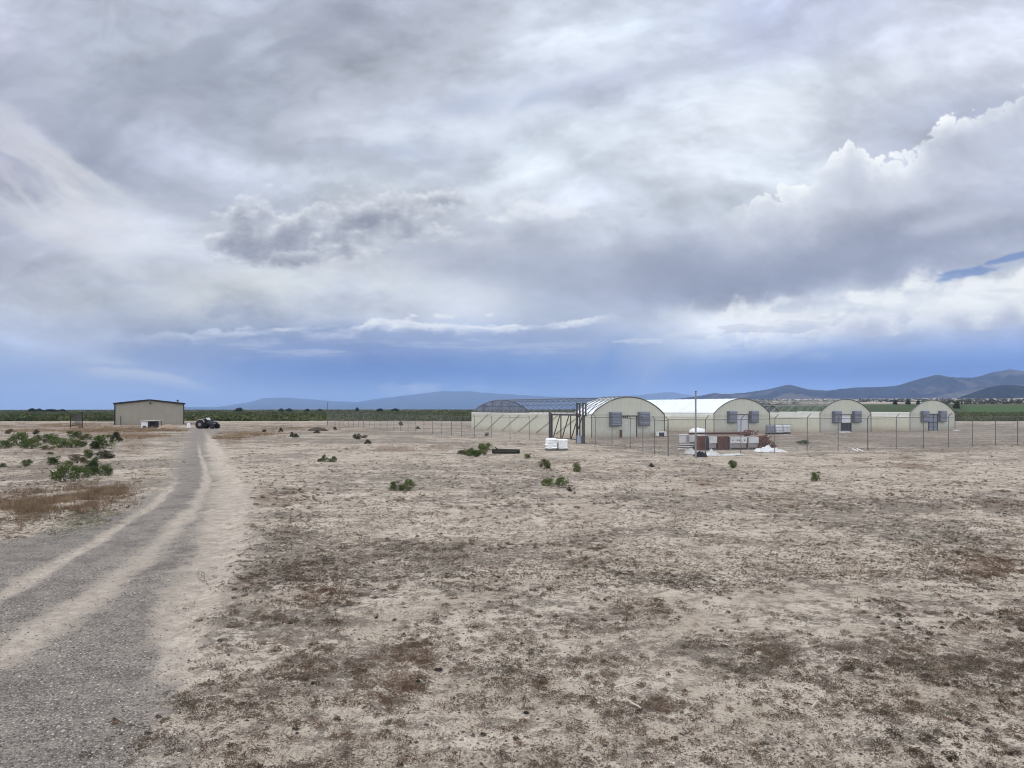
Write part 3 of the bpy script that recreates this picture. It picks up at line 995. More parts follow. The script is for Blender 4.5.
# ------------------------------------------------------------------ green crop fields on the far right
def crop_mat(name, c1, c2, row):
    m, nt, b = new_mat(name)
    co = nt.nodes.new('ShaderNodeNewGeometry').outputs['Position']
    n1 = noise(nt, co, 0.03, 4, 0.6)
    wv = nt.nodes.new('ShaderNodeTexWave'); wv.inputs['Scale'].default_value = row
    wv.inputs['Distortion'].default_value = 1.0
    nt.links.new(co, wv.inputs[0])
    setc(nt, b.inputs['Base Color'], mixc(nt, (n1 * 0.6 + X(nt, wv.outputs['Fac']) * 0.4).ss(.3, .7), c1, c2))
    b.inputs['Roughness'].default_value = 0.95
    b.inputs['Specular IOR Level'].default_value = 0.1
    return m


def field(name, x0, x1, y0, y1, m, h=0.35, skew=0.0):
    xs, ys = np.linspace(x0, x1, 60), np.geomspace(y0, y1, 40)
    XX, YY = np.meshgrid(xs, ys)
    XX = XX * (YY / y0) ** skew
    Z = rise(XX, YY) + h * (0.7 + 0.6 * fbm(XX / 12, YY / 12, 3, 301))
    Z[0, :] = -0.3; Z[:, 0] = np.minimum(Z[:, 0], rise(XX, YY)[:, 0] - .2)
    ii = np.arange(XX.size).reshape(XX.shape)
    q = np.stack([ii[:-1, :-1], ii[:-1, 1:], ii[1:, 1:], ii[1:, :-1]], -1).reshape(-1, 4)
    return tag(np_mesh(name, np.stack([XX, YY, Z], -1).reshape(-1, 3), q, m, smooth=True), kind='structure')


field('field', 262, 640, 432, 700, crop_mat('irrigated_alfalfa', (0.034, 0.066, 0.022), (0.066, 0.105, 0.036), 0.05), 0.4, 0.9)
field('field', 110, 258, 420, 900, crop_mat('dark_row_crop', (0.032, 0.048, 0.020), (0.065, 0.085, 0.036), 0.09), 0.5, 1.0)
# ------------------------------------------------------------------ dead weeds, dry grass, stones: uncountable cover
def leaf_mat(name, c1, c2, rough=0.8, scale=3.0, transl=0.0):
    m, nt, b = new_mat(name)
    co = nt.nodes.new('ShaderNodeNewGeometry').outputs['Position']
    oi = nt.nodes.new('ShaderNodeObjectInfo')
    f = (noise(nt, co, scale, 3, 0.6) * 0.8 + X(nt, oi.outputs['Random']) * 0.4).ss(0.35, 0.8)
    setc(nt, b.inputs['Base Color'], mixc(nt, f, c1, c2))
    b.inputs['Roughness'].default_value = rough
    b.inputs['Specular IOR Level'].default_value = 0.2
    return m


def blades(cx, cy, cz, n, rad, hgt, wid, lean=0.6):
    """n thin blades about every centre, as one array of triangles"""
    k = len(cx)
    m = k * n
    rep = lambda a: np.repeat(np.broadcast_to(a, (k,)), n)
    X0, Y0, Z0, RA, H, W = map(rep, (cx, cy, cz, rad, hgt, wid))
    th, rr = rng.random(m) * 6.283, np.sqrt(rng.random(m)) * RA
    bx, by = X0 + rr * np.cos(th), Y0 + rr * np.sin(th)
    h = H * (0.45 + 0.75 * rng.random(m)) * (1 - 0.45 * rr / np.maximum(RA, 1e-3))
    ph = rng.random(m) * 6.283
    ln = h * lean * rng.random(m) * 1.3
    ox, oy = np.cos(ph) * ln + np.cos(th) * rr * .7, np.sin(ph) * ln + np.sin(th) * rr * .7
    wa = rng.random(m) * 6.283
    wx, wy = np.cos(wa) * W, np.sin(wa) * W
    v = np.empty((m, 3, 3))
    v[:, 0] = np.stack([bx - wx, by - wy, Z0 - 0.02], -1)
    v[:, 1] = np.stack([bx + wx, by + wy, Z0 - 0.02], -1)
    v[:, 2] = np.stack([bx + ox, by + oy, Z0 + h], -1)
    return v.reshape(-1, 3)


def bits(cx, cy, cz, n, rad, hgt, size):
    """low crumbly mats of broken stems: short twigs lying every way in a flat heap"""
    k = len(cx)
    m = k * n
    rep = lambda a: np.repeat(np.broadcast_to(a, (k,)), n)
    X0, Y0, Z0, RA, H, S = map(rep, (cx, cy, cz, rad, hgt, size))
    th, q = rng.random(m) * 6.283, np.sqrt(rng.random(m))
    squash = np.repeat(.55 + .9 * rng.random(k), n)
    c = np.stack([X0 + q * RA * np.cos(th) * squash, Y0 + q * RA * np.sin(th), Z0 - .004 + H * (1 - q ** 2) * rng.random(m) ** .8 + .3 * S], -1)
    d = rng.normal(0, 1, (m, 3)) * np.array([1, 1, .75]); d /= np.linalg.norm(d, axis=1, keepdims=True)
    e = np.cross(d, rng.normal(0, 1, (m, 3))); e /= np.linalg.norm(e, axis=1, keepdims=True)
    L, W = (S * (.5 + 1.2 * rng.random(m)))[:, None], (S * (.16 + .22 * rng.random(m)))[:, None]
    return np.stack([c - d * L - e * W, c - d * L * .6 + e * W, c + d * L], 1).reshape(-1, 3)


def tri_obj(name, vlist, m, parent=None):
    v = np.concatenate(vlist)
    return np_mesh(name, v, np.arange(len(v)).reshape(-1, 3), m, parent)


def scatter(n, ymin, ymax, bias=1.0):
    """candidates, thicker near the viewer: spread over bearing and falling with distance"""
    inv = rng.random(n) ** bias * (1 / ymin - 1 / ymax) + 1 / ymax
    y = 1 / inv
    x = (rng.random(n) * 2 - 1) * 0.86 * y
    return x, y


def in_view_road(x, y):
    g, t = road_masks(x, y)
    return g, t


M_WEED = leaf_mat('dead_weed', (0.056, 0.042, 0.030), (0.135, 0.104, 0.074), scale=2.0)
M_RUSTW = leaf_mat('rust_weed', (0.050, 0.028, 0.019), (0.130, 0.075, 0.046), scale=2.0)
M_STRAW = leaf_mat('straw_grass', (0.24, 0.17, 0.105), (0.38, 0.28, 0.18), scale=0.8)
M_REDG = leaf_mat('dry_red_grass', (0.15, 0.098, 0.058), (0.36, 0.26, 0.16), scale=1.6)

x, y = scatter(60000, 6.6, 75, 0.9)
lit, rus = ground_masks(x, y)
g, t = in_view_road(x, y)
clump = sstep(0.45, 0.66, fbm(x / 1.1, y / 1.1, 4, 401, 0.6))
p = (0.05 + 0.75 * lit * clump + 0.20 * clump) * (1 - g) * (1 - t)
keep = rng.random(len(x)) < p * 0.55
x1, y1 = x[keep], y[keep]
vl = []
for lo, hi, n, w in ((0, 13, 22, .0035), (13, 25, 14, .006), (25, 80, 8, .012)):
    s = (y1 >= lo) & (y1 < hi)
    if s.any():
        a, b = x1[s], y1[s]
        sz = 0.5 + rng.random(len(a)) ** 2 * 1.3
        vl.append(bits(a, b, gz(a, b), int(n * 1.7), 0.12 * sz, 0.048 * sz, w * 3.2 + .006))
tag(tri_obj('dead_weeds', vl, M_WEED), kind='stuff')
# a faint flush of green on the road's left verge
q = rng.normal(0, .6, (420, 2))
pts = np.array([at(86 + a * 40, 520 + b * 11 - a * 9) for a, b in q])
tag(tri_obj('green_weeds', [bits(pts[:, 0], pts[:, 1], gz(pts[:, 0], pts[:, 1]), 14, .16, .06, .022)], leaf_mat('grey_green_weed', (0.062, 0.075, 0.042), (0.15, 0.155, 0.098), scale=2)), kind='stuff')
# single compact tufts and clods that stand out dark on the crust
x2, y2 = scatter(26000, 6.6, 48, 0.85)
li2, ru2 = ground_masks(x2, y2)
g2, t2 = in_view_road(x2, y2)
cl2 = sstep(0.42, 0.68, fbm(x2 / 2.4, y2 / 2.4, 5, 451, 0.62))
k2 = rng.random(len(x2)) < (0.012 + 0.50 * cl2 ** 1.6 * (.25 + .75 * np.maximum(li2, ru2))) * (1 - g2) * (1 - t2) * .5 * (1 - .6 * sstep(16, 30, y2))
x2, y2 = x2[k2], y2[k2]
vt = []
for lo, hi, n, w in ((0, 13, 56, .004), (13, 24, 34, .006), (24, 50, 18, .011)):
    s = (y2 >= lo) & (y2 < hi)
    a, b = x2[s], y2[s]
    sz = 0.45 + rng.random(len(a)) ** 2.2 * 1.5
    vt.append(bits(a, b, gz(a, b), n, 0.075 * sz, 0.075 * sz, w * 2.6 + .006))
    f = rng.random(len(a)) < .6
    vt.append(blades(a[f], b[f], gz(a[f], b[f]), n // 3, 0.05 * sz[f], 0.075 * sz[f], w, 1.1))
tag(tri_obj('weed_tufts', vt, leaf_mat('dark_weed', (0.038, 0.027, 0.019), (0.098, 0.072, 0.048), scale=1.5)), kind='stuff')
pr = (0.03 + 0.75 * np.clip(rus, 0, 1) ** 1.3 * (0.35 + clump)) * (1 - g) * (1 - t)
keep = rng.random(len(x)) < pr * 0.36
x1, y1 = x[keep], y[keep]
vl = []
for lo, hi, n, w in ((0, 13, 26, .0035), (13, 25, 16, .006), (25, 80, 9, .013)):
    s = (y1 >= lo) & (y1 < hi)
    if s.any():
        a, b = x1[s], y1[s]
        sz = 0.55 + rng.random(len(a)) ** 2 * 1.4
        vl.append(bits(a, b, gz(a, b), int(n * 1.4), 0.12 * sz, 0.075 * sz, w * 3.2 + .007))
        f = rng.random(len(a)) < .65
        vl.append(blades(a[f], b[f], gz(a[f], b[f]), n, 0.09 * sz[f], 0.085 * sz[f], w, 1.2))
tag(tri_obj('rust_weeds', vl, M_RUSTW), kind='stuff')

# tall dry grass left of the road and about the metal building
vl = []
for (px, py, rx, ry, n, h) in ((60, 500, 62, 15, 1300, .36), (104, 491, 26, 9, 600, .38), (20, 510, 40, 12, 500, .26), (150, 470, 18, 14, 160, .2)):
    q = rng.normal(0, .5, (n, 2))
    pts = np.array([at(px + a * rx, max(py + b * ry, 470)) for a, b in q])
    pts = pts[fbm(pts[:, 0] / 1.3, pts[:, 1] / 1.3, 4, 403, .6) > .47]
    hh = h * (0.35 + 0.9 * fbm(pts[:, 0] / .9, pts[:, 1] / .9, 3, 405))
    vl.append(blades(pts[:, 0], pts[:, 1], gz(pts[:, 0], pts[:, 1]), 9, .16, hh, .008, .6))
tag(tri_obj('dry_red_grass', vl, M_REDG), kind='stuff')
vl = []
for (px, py, rx, ry, n, h) in ((128, 430.5, 34, 2.2, 900, .75), (95, 431, 26, 2.0, 500, .65), (165, 430.8, 22, 1.6, 500, .6), (60, 430, 26, 2.0, 400, .5), (25, 431, 30, 2, 200, .4), (250, 434, 40, 2.2, 420, .4), (232, 438, 20, 1.4, 260, .4), (140, 437, 30, 2.2, 400, .4), (60, 425.5, 90, 2.4, 900, .4), (300, 428, 60, 2.4, 300, .3)):
    q = rng.normal(0, .5, (n, 2))
    pts = np.array([at(px + a * rx, max(py + b * ry, 423.0)) for a, b in q])
    pts = pts[(fbm(pts[:, 0] / 4, pts[:, 1] / 4, 4, 407, .6) > .45) & (road_masks(pts[:, 0], pts[:, 1])[0] < .4)]
    hh = h * (0.3 + 0.9 * fbm(pts[:, 0] / 5, pts[:, 1] / 5, 3, 409))
    vl.append(blades(pts[:, 0], pts[:, 1], gz(pts[:, 0], pts[:, 1]) * 0, 9, .5, hh, .035, .5))
tag(tri_obj('straw_grass', vl, M_STRAW), kind='stuff')

# stones of the gravel and the soil
def stones(x, y, s, name, m):
    k = len(x)
    base = np.array([(1, 0, 0), (0, 1, 0), (-1, 0, 0), (0, -1, 0), (0, 0, 1), (0, 0, -1), (.7, .7, .3), (-.7, -.7, .3)])[:6]
    fc = np.array([(0, 1, 4), (1, 2, 4), (2, 3, 4), (3, 0, 4), (1, 0, 5), (2, 1, 5), (3, 2, 5), (0, 3, 5)])
    v = base[None] * (0.6 + 0.7 * rng.random((k, 6, 1))) * s[:, None, None]
    v[:, :, 2] *= 0.6
    th = rng.random(k) * 6.28
    c, sn = np.cos(th)[:, None], np.sin(th)[:, None]
    vx, vy = v[:, :, 0] * c - v[:, :, 1] * sn, v[:, :, 0] * sn + v[:, :, 1] * c
    v = np.stack([vx + x[:, None], vy + y[:, None], v[:, :, 2] + gz(x, y)[:, None] + 0.15 * s[:, None]], -1)
    f = (fc[None] + (np.arange(k) * 6)[:, None, None]).reshape(-1, 3)
    return tag(np_mesh(name, v.reshape(-1, 3), f, m), kind='stuff')


def stone_mat(name, a, b_, cc):
    m, nt, b = new_mat(name)
    gi = nt.nodes.new('ShaderNodeNewGeometry')
    rnd = X(nt, gi.outputs['Random Per Island'])
    c = mixc(nt, rnd, a, b_)
    c = mixc(nt, rnd._m('MULTIPLY', 7.0)._m('FRACT').ss(.90, .97), c, cc)
    setc(nt, b.inputs['Base Color'], c)
    b.inputs['Roughness'].default_value = 0.9
    b.inputs['Specular IOR Level'].default_value = 0.15
    return m


x, y = scatter(68000, 6.6, 30, 0.8)
g, t = in_view_road(x, y)
k = rng.random(len(x)) < g * (1 - t * .85)
stones(x[k], y[k], 0.006 + 0.013 * rng.random(k.sum()) ** 2.0 + 0.0003 * y[k], 'gravel', stone_mat('gravel_stone', (0.075, 0.063, 0.058), (0.34, 0.292, 0.252), (0.52, 0.465, 0.40)))
x, y = scatter(44000, 6.6, 26, 0.8)
g, t = in_view_road(x, y)
k = rng.random(len(x)) < (1 - g) * .8
stones(x[k], y[k], 0.004 + 0.012 * rng.random(k.sum()) ** 3 + 0.0002 * y[k], 'soil_crumbs', stone_mat('soil_crumb', (0.06, 0.048, 0.04), (0.40, 0.345, 0.285), (0.60, 0.535, 0.46)))

x, y = scatter(16000, 6.6, 40, 0.85)
g, t = in_view_road(x, y)
k = rng.random(len(x)) < (1 - g) * sstep(.40, .62, fbm(x / 1.9, y / 1.9, 4, 461, .6)) * .5 * (1 - .8 * sstep(12, 24, y))
stones(x[k], y[k], 0.009 + 0.020 * rng.random(k.sum()) ** 2.5 + 0.0003 * y[k], 'soil_clods', stone_mat('soil_clod', (0.045, 0.036, 0.031), (0.20, 0.165, 0.135), (0.40, 0.345, 0.285)))

x, y = scatter(60000, 15, 75, 0.55)
g, t = in_view_road(x, y)
k = rng.random(len(x)) < (1 - g) * (1 - t) * (.18 + .82 * sstep(.40, .60, fbm(x / 2.6, y / 3.4, 5, 465, .6))) * .8
stones(x[k], y[k], 0.008 + 0.0010 * y[k] * (.4 + .9 * rng.random(k.sum()) ** 2), 'soil_lumps', stone_mat('soil_lump', (0.075, 0.058, 0.044), (0.26, 0.21, 0.16), (0.55, 0.48, 0.39)))
x, y = scatter(40000, 14, 75, 0.55)
g, t = in_view_road(x, y)
lit, rus = ground_masks(x, y)
k = rng.random(len(x)) < (1 - g) * (1 - t) * (.12 + .88 * sstep(.43, .62, fbm(x / 2.2, y / 3.0, 5, 467, .6))) * (.35 + .65 * lit)
x, y = x[k], y[k]
tag(tri_obj('stubble', [bits(x, y, gz(x, y), 7, .05 + .0012 * y, .03 + .0004 * y, .012 + .0006 * y)], leaf_mat('stubble_stem', (0.055, 0.042, 0.030), (0.17, 0.13, 0.09), scale=1.2)), kind='stuff')

# sagebrush flats: one mass out to the horizon
M_SAGE = leaf_mat('sagebrush', (0.036, 0.050, 0.018), (0.115, 0.122, 0.048), scale=0.06)
yy = np.concatenate([182 + 560 * rng.random(24000) ** 2.2, 700 + 2300 * rng.random(7000) ** 1.4])
xx = (rng.random(31000) * 2 - 1) * (0.80 * yy)
aa = np.degrees(np.arctan2(xx, yy))
ok = (fbm(xx / 25, yy / 25, 4, 421) + 0.25 * rng.random(31000) > 0.50) & ~((aa > 8) & (yy > 415)) & (np.hypot(xx + 70, yy - 146) > 16)
ok &= yy > 184 + (fbm(xx / 30, yy / 30, 4, 141) - 0.5) * 40
xx, yy = xx[ok], yy[ok]
k = len(xx)
NB = 26
sz = (0.55 + 0.75 * rng.random(k)) * (1 + sstep(500, 1500, yy) * 1.2)
dirs = rng.normal(0, 1, (k, NB, 3)); dirs /= np.linalg.norm(dirs, axis=2, keepdims=True)
rad = rng.random((k, NB, 1)) ** .5
cen = dirs * rad * np.array([1.15, 1.15, .62]) * sz[:, None, None]
cen[:, :, 2] = np.abs(cen[:, :, 2]) * 1.25
tri = rng.normal(0, .22, (k, NB, 3, 3)) * sz[:, None, None, None]
v = cen[:, :, None, :] + tri
v[..., 0] += xx[:, None, None]; v[..., 1] += yy[:, None, None]; v[..., 2] += rise(xx, yy)[:, None, None]
v = v.reshape(-1, 3)
tag(np_mesh('sagebrush', v, np.arange(len(v)).reshape(-1, 3), M_SAGE), kind='stuff')
# dark scrub dotted over the tan plain at the foot of the hills
n = 2600
yy = 950 + 3800 * rng.random(n) ** 1.6
aa = np.radians(8 + 34 * rng.random(n))
xx = np.tan(aa) * yy
ok = fbm(xx / 260, yy / 260, 4, 431) + .12 * rng.random(n) > 0.52
xx, yy = xx[ok], yy[ok]; k = len(xx)
sz = 2.2 + 3.0 * rng.random(k) ** 2
dirs = rng.normal(0, 1, (k, 16, 3)); dirs /= np.linalg.norm(dirs, axis=2, keepdims=True)
cen = dirs * np.array([1.4, 1.4, .75]) * sz[:, None, None] * .8
cen[:, :, 2] = np.abs(cen[:, :, 2])
v = cen[:, :, None, :] + rng.normal(0, .4, (k, 16, 3, 3)) * sz[:, None, None, None]
v[..., 0] += xx[:, None, None]; v[..., 1] += yy[:, None, None]; v[..., 2] += rise(xx, yy)[:, None, None]
v = v.reshape(-1, 3)
tag(np_mesh('distant_scrub', v, np.arange(len(v)).reshape(-1, 3), leaf_mat('dark_scrub', (0.03, 0.033, 0.022), (0.06, 0.06, 0.04), scale=.01)), kind='stuff')

# ------------------------------------------------------------------ shrubs one can count
def foliage_mesh(seed, nclump=20, nleaf=66, leaf=0.075, upright=0.5):
    r = np.random.default_rng(seed)
    vs = []
    for c in range(nclump):
        th, rr = r.random() * 6.28, r.random() ** .5 * .42
        hz_ = 0.12 + 0.72 * r.random() * (1 - (rr / .5) ** 2 * .6)
        c0 = np.array([math.cos(th) * rr, math.sin(th) * rr, hz_])
        cr = 0.11 + .13 * r.random()
        d = r.normal(0, 1, (nleaf, 3)); d /= np.linalg.norm(d, axis=1, keepdims=True)
        pos = c0 + d * cr * (r.random((nleaf, 1)) ** .4) * np.array([1, 1, .9])
        ax = d * .6 + r.normal(0, .5, (nleaf, 3)) + np.array([0, 0, upright])
        ax /= np.linalg.norm(ax, axis=1, keepdims=True)
        sd = np.cross(ax, r.normal(0, 1, (nleaf, 3))); sd /= np.linalg.norm(sd, axis=1, keepdims=True)
        L, W = leaf * (.6 + .8 * r.random((nleaf, 1))), leaf * .34 * (.7 + .6 * r.random((nleaf, 1)))
        q = np.stack([pos - sd * W * .3, pos + ax * L * .5 - sd * W, pos + ax * L, pos + ax * L * .5 + sd * W], 1)
        vs.append(q.reshape(-1, 3))
    v = np.concatenate(vs)
    v[:, 2] = np.maximum(v[:, 2], 0.0)
    v[:, 2] /= v[:, 2].max(); v[:, :2] /= np.abs(v[:, :2]).max() * 2
    return v, np.arange(len(v)).reshape(-1, 4), vs


def stem_mesh(seed):
    r = random.Random(seed)
    mb = MB()
    for i in range(7):
        th = r.random() * 6.28
        rr = .12 + .3 * r.random()
        h = .4 + .4 * r.random()
        mb.tube([(0.02 * math.cos(th), 0.02 * math.sin(th), -0.02), (rr * .4 * math.cos(th), rr * .4 * math.sin(th), h * .5), (rr * math.cos(th), rr * math.sin(th), h)], .014, 5, .005)
    return mb


M_LEAF = {'g': leaf_mat('green_leaf', (0.038, 0.062, 0.016), (0.104, 0.134, 0.038)), 'y': leaf_mat('yellow_green_leaf', (0.05, 0.062, 0.020), (0.115, 0.115, 0.04)),
          'b': leaf_mat('dry_brown_leaf', (0.055, 0.045, 0.026), (0.13, 0.10, 0.055)), 'd': leaf_mat('dark_leaf', (0.016, 0.022, 0.012), (0.045, 0.05, 0.025))}
M_STEM = mat('twig_bark', (0.12, 0.10, 0.08))
PROTO = {}
for key, seeds in (('g', (1, 2, 3)), ('y', (4,)), ('b', (5,)), ('d', (6,))):
    for s in seeds:
        v, f, _ = foliage_mesh(500 + s, 18 + s % 3)
        me_o = np_mesh('foliage', v, f, M_LEAF[key])
        st = stem_mesh(s).build('stem', M_STEM)
        PROTO.setdefault(key, []).append((me_o, st))

SHRUBS = [  # px, py of the foot, width, height in the survey's pixels, kind, label
    (4, 449, 13, 9, 'g', 'green shrub at the far left end of the low thicket'),
    (9, 434, 8, 5, 'b', 'brownish shrub behind the far left end of the thicket'),
    (20, 446, 16, 14, 'g', 'tallest rounded shrub near the left end of the low thicket'),
    (31, 449.5, 15, 10, 'g', 'broad low shrub at the front of the thicket beside its tallest shrub'),
    (36, 434.5, 6, 5, 'd', 'small dark shrub standing alone on bare soil behind the thicket'),
    (37, 444, 11, 9, 'y', 'yellowish shrub in the thicket right behind the broad low shrub'),
    (47, 449.5, 13, 4, 'y', 'very low pale sprawling shrub at the front middle of the thicket'),
    (50, 444, 15, 10, 'g', 'green shrub in the middle of the thicket behind the sprawling pale one'),
    (60, 448, 15, 10, 'g', 'front green shrub right of the middle of the low thicket'),
    (72, 448, 16, 9, 'g', 'wide green shrub near the right end of the low thicket'),
    (82, 447, 11, 6, 'g', 'low shrub ending the thicket on its right side'),
    (74, 439, 14, 8, 'g', 'green shrub behind the right end of the thicket below the dark steel frame'),
    (86, 441, 12, 7, 'y', 'pale yellow-green shrub behind the right end of the thicket'),
    (115.5, 442, 10, 10, 'd', 'dark round shrub closest to the near side of the metal building'),
    (104, 449, 20, 14, 'g', 'large green shrub between the thicket and the gravel road'),
    (95, 449.5, 9, 8, 'd', 'small dark shrub hugging the left side of the large green shrub'),
    (105, 458, 19, 8, 'd', 'dark spreading shrub just in front of the large green shrub by the road'),
    (88, 458, 9, 9, 'g', 'small upright green shrub left of the dark spreading shrub'),
    (50, 454, 6, 2.4, 'g', 'tiny flat green shrub alone below the low thicket'),
    (54, 464, 13, 8, 'g', 'green shrub left of the brown one on open ground'),
    (27, 466, 11, 6.5, 'g', 'lone low green shrub on bare soil at the far left'),
    (1, 467, 8, 4.5, 'g', 'low shrub cut off by the left edge of the photo'),
    (77, 463, 15, 9, 'b', 'brownish shrub behind the foremost green clump by the road'),
    (67, 464, 10, 4, 'g', 'flat shrub left of the brownish shrub behind the foremost clump'),
    (65, 482, 21, 18, 'g', 'foremost and largest dark green shrub left of the road'),
    (80, 478, 18, 13, 'g', 'green shrub just right of the foremost large shrub'),
    (92, 475, 15, 17, 'g', 'tall bushy shrub at the back of the foremost clump by the road'),
    (105, 476, 12, 12, 'g', 'right-hand shrub of the foremost clump, nearest the gravel road'),
    (264, 432.5, 4.5, 3, 'd', 'tiny dark shrub just right of the road bend near the tractor'),
    (281, 432, 4.5, 4.5, 'd', 'small dark upright shrub on bare ground right of the tractor'),
    (292, 436.8, 4.5, 5, 'd', 'left one of two small dark shrubs on open soil right of the road'),
    (296, 437.5, 6, 4.5, 'd', 'right one of two small dark shrubs on open soil right of the road'),
    (335, 429.5, 4, 3, 'd', 'tiny dark shrub below the far end of the chain link fence'),
    (317, 433.5, 6, 3, 'd', 'low dark shrub near the low dark dirt berm'),
    (355, 439.5, 4.5, 5, 'd', 'left dark shrub of a huddle of three on the open ground'),
    (358.5, 440, 5, 6, 'd', 'middle and tallest dark shrub of a huddle of three on the open ground'),
    (364.5, 438.5, 6, 3, 'b', 'brown low shrub at the right of a huddle of three'),
    (368, 444.5, 8, 4.5, 'd', 'dark low shrub in front of the huddle of three'),
    (320, 462.5, 4.5, 4, 'g', 'smallest and left of four small green shrubs in a row'),
    (324.5, 462, 5.5, 7, 'g', 'tallest of four small green shrubs in a row'),
    (329.5, 462.6, 5, 4.5, 'g', 'third low shrub from the left in a row of four small green shrubs'),
    (334, 462.2, 5, 6, 'g', 'right end one of four small green shrubs in a row'),
    (395.5, 491, 11, 10, 'g', 'left round shrub of the green group on the pale soil in mid field'),
    (402, 490.5, 7, 6, 'g', 'small middle shrub of the green group on the pale soil in mid field'),
    (409, 490.5, 10, 12, 'g', 'tall right shrub of the green group on the pale soil in mid field'),
    (401, 425.5, 4.5, 4, 'd', 'dark shrub behind the chain link fence at its far end'),
    (418, 429, 4.5, 3, 'd', 'small dark shrub right behind the chain link fence'),
    (461, 454, 9, 4.5, 'b', 'brown low shrub at the left of the clump beside the long dark log'),
    (469, 456, 13, 8, 'g', 'loose green shrub left of the tall one beside the long dark log'),
    (476, 457, 9, 7, 'g', 'small green shrub in front of the clump beside the long dark log'),
    (484.5, 455, 15, 13, 'g', 'tall green shrub touching the left end of the long dark log'),
    (528, 458, 8, 4.5, 'g', 'small low green shrub right of the long dark log'),
    (544.6, 469, 12, 11, 'y', 'yellow-topped shrub below the white wrapped pallets'),
    (576.5, 471.5, 8, 9, 'g', 'dark green shrub at the end of the rust-red weed strip'),
    (548, 486, 12, 8, 'g', 'left one of two leggy green shrubs in the middle of the field'),
    (562, 486, 12, 9, 'g', 'right one of two leggy green shrubs in the middle of the field'),
    (569.5, 491.5, 5, 5, 'd', 'tiny dark sprig at the foot of the two leggy green shrubs'),
    (487, 436, 4.5, 3.5, 'b', 'small brown shrub inside the fence before the long pale wall'),
    (732.5, 468, 9, 8, 'g', 'round yellow-green shrub outside the fence below the scrap cabinets'),
    (652, 467, 5.5, 4, 'b', 'small rusty-brown shrub outside the fence left of the tall pole'),
    (803.5, 444, 11, 4.5, 'g', 'wide low shrub inside the fence below the white liquid totes'),
    (816, 481.5, 9, 10, 'g', 'upright dark shrub alone on the open ground at the right'),
]
used = {}
for (px, py, w, h, kind, label) in SHRUBS:
    gx, gy = at(px, py)
    root = thing('shrub', label, 'shrub', (gx, gy, gz1(gx, gy) - 0.02), random.random() * 6.28, 'shrubs scattered over the dry flat')
    i = used.get(kind, 0); used[kind] = i + 1
    fo, st = PROTO[kind][i % len(PROTO[kind])]
    W, H = w * gy / FPX * 1.38, h * gy / FPX * 1.12
    for src in (fo, st):
        c = src.copy(); COL.objects.link(c); c.parent = root
    root.scale = (W, W * (0.8 + .3 * random.random()), H)
for lst in PROTO.values():
    for fo, st in lst:
        bpy.data.objects.remove(fo); bpy.data.objects.remove(st)

# ------------------------------------------------------------------ far trees along the skyline
M_FARLEAF = leaf_mat('far_tree_leaf', (0.02, 0.026, 0.014), (0.05, 0.055, 0.028), scale=.2)
tv, tf, _ = foliage_mesh(601, 18, 40, .15, .2)
tproto = np_mesh('crown', tv, tf, M_FARLEAF)
ttr = MB().tube([(0, 0, -.05), (.02, 0, .5)], .05, 6, .025).build('trunk', M_STEM)
FART = [(32, 8, 3.6, 'largest dark tree on the skyline at the far left'), (39, 7, 3.0, 'second dark tree on the skyline at the far left, beside the largest'), (50, 16, 2.0, 'low wide dark tree on the skyline left of the steel frame'),
        (62, 8, 1.8, 'small dark tree on the skyline just left of the steel frame'), (239, 12, 4.0, 'dark flat-topped tree on the skyline right of the tractor'), (281, 6, 2.6, 'left tree of the small skyline clump above the open field'),
        (289, 8, 2.8, 'right tree of the small skyline clump above the open field'), (307, 6, 2.0, 'small skyline tree left of the fence corner'), (357, 4, 4.2, 'tall thin tree on the skyline above the far fence end'),
        (380, 10, 2.4, 'left wide tree of the skyline pair right of the fence corner'), (395, 9, 2.6, 'right tree of the skyline pair right of the fence corner'), (320, 7, 2.0, 'low tree on the skyline beside the thin marker pole')]
for (px, w, h, label) in FART:
    d = 820.0
    r_ = thing('skyline_tree', label, 'tree', ((px - 512) / FPX * d, d, float(rise(np.array([(px - 512) / FPX * d]), np.array([d]))[0]) - .2), random.random() * 6, 'trees along the far skyline')
    for s in (tproto, ttr):
        c = s.copy(); COL.objects.link(c); c.parent = r_
    r_.scale = (w * 1.15 * d / FPX, w * d / FPX, (h * .62 + 2.3) * d / FPX)
for (px, py, w, h, d, label) in ((956.5, 408.8, 9, 9, 560, 'round dark tree alone on the tan plain beyond the green field'), (895, 405, 6, 6, 900, 'left one of three dark trees behind the two right-hand hoop houses'), (908, 405, 7, 6.5, 900, 'middle one of three dark trees behind the two right-hand hoop houses'),
                              (918, 405, 5, 5, 900, 'right one of three dark trees behind the two right-hand hoop houses')):
    X_ = (px - 512) / FPX * d
    r_ = thing('field_tree', label, 'tree', (X_, d, float(rise(np.array([X_]), np.array([d]))[0])), 1.0, 'trees beyond the green fields')
    for s in (tproto, ttr):
        c = s.copy(); COL.objects.link(c); c.parent = r_
    r_.scale = (w * d / FPX, w * d / FPX, h * d / FPX)
bpy.data.objects.remove(tproto); bpy.data.objects.remove(ttr)
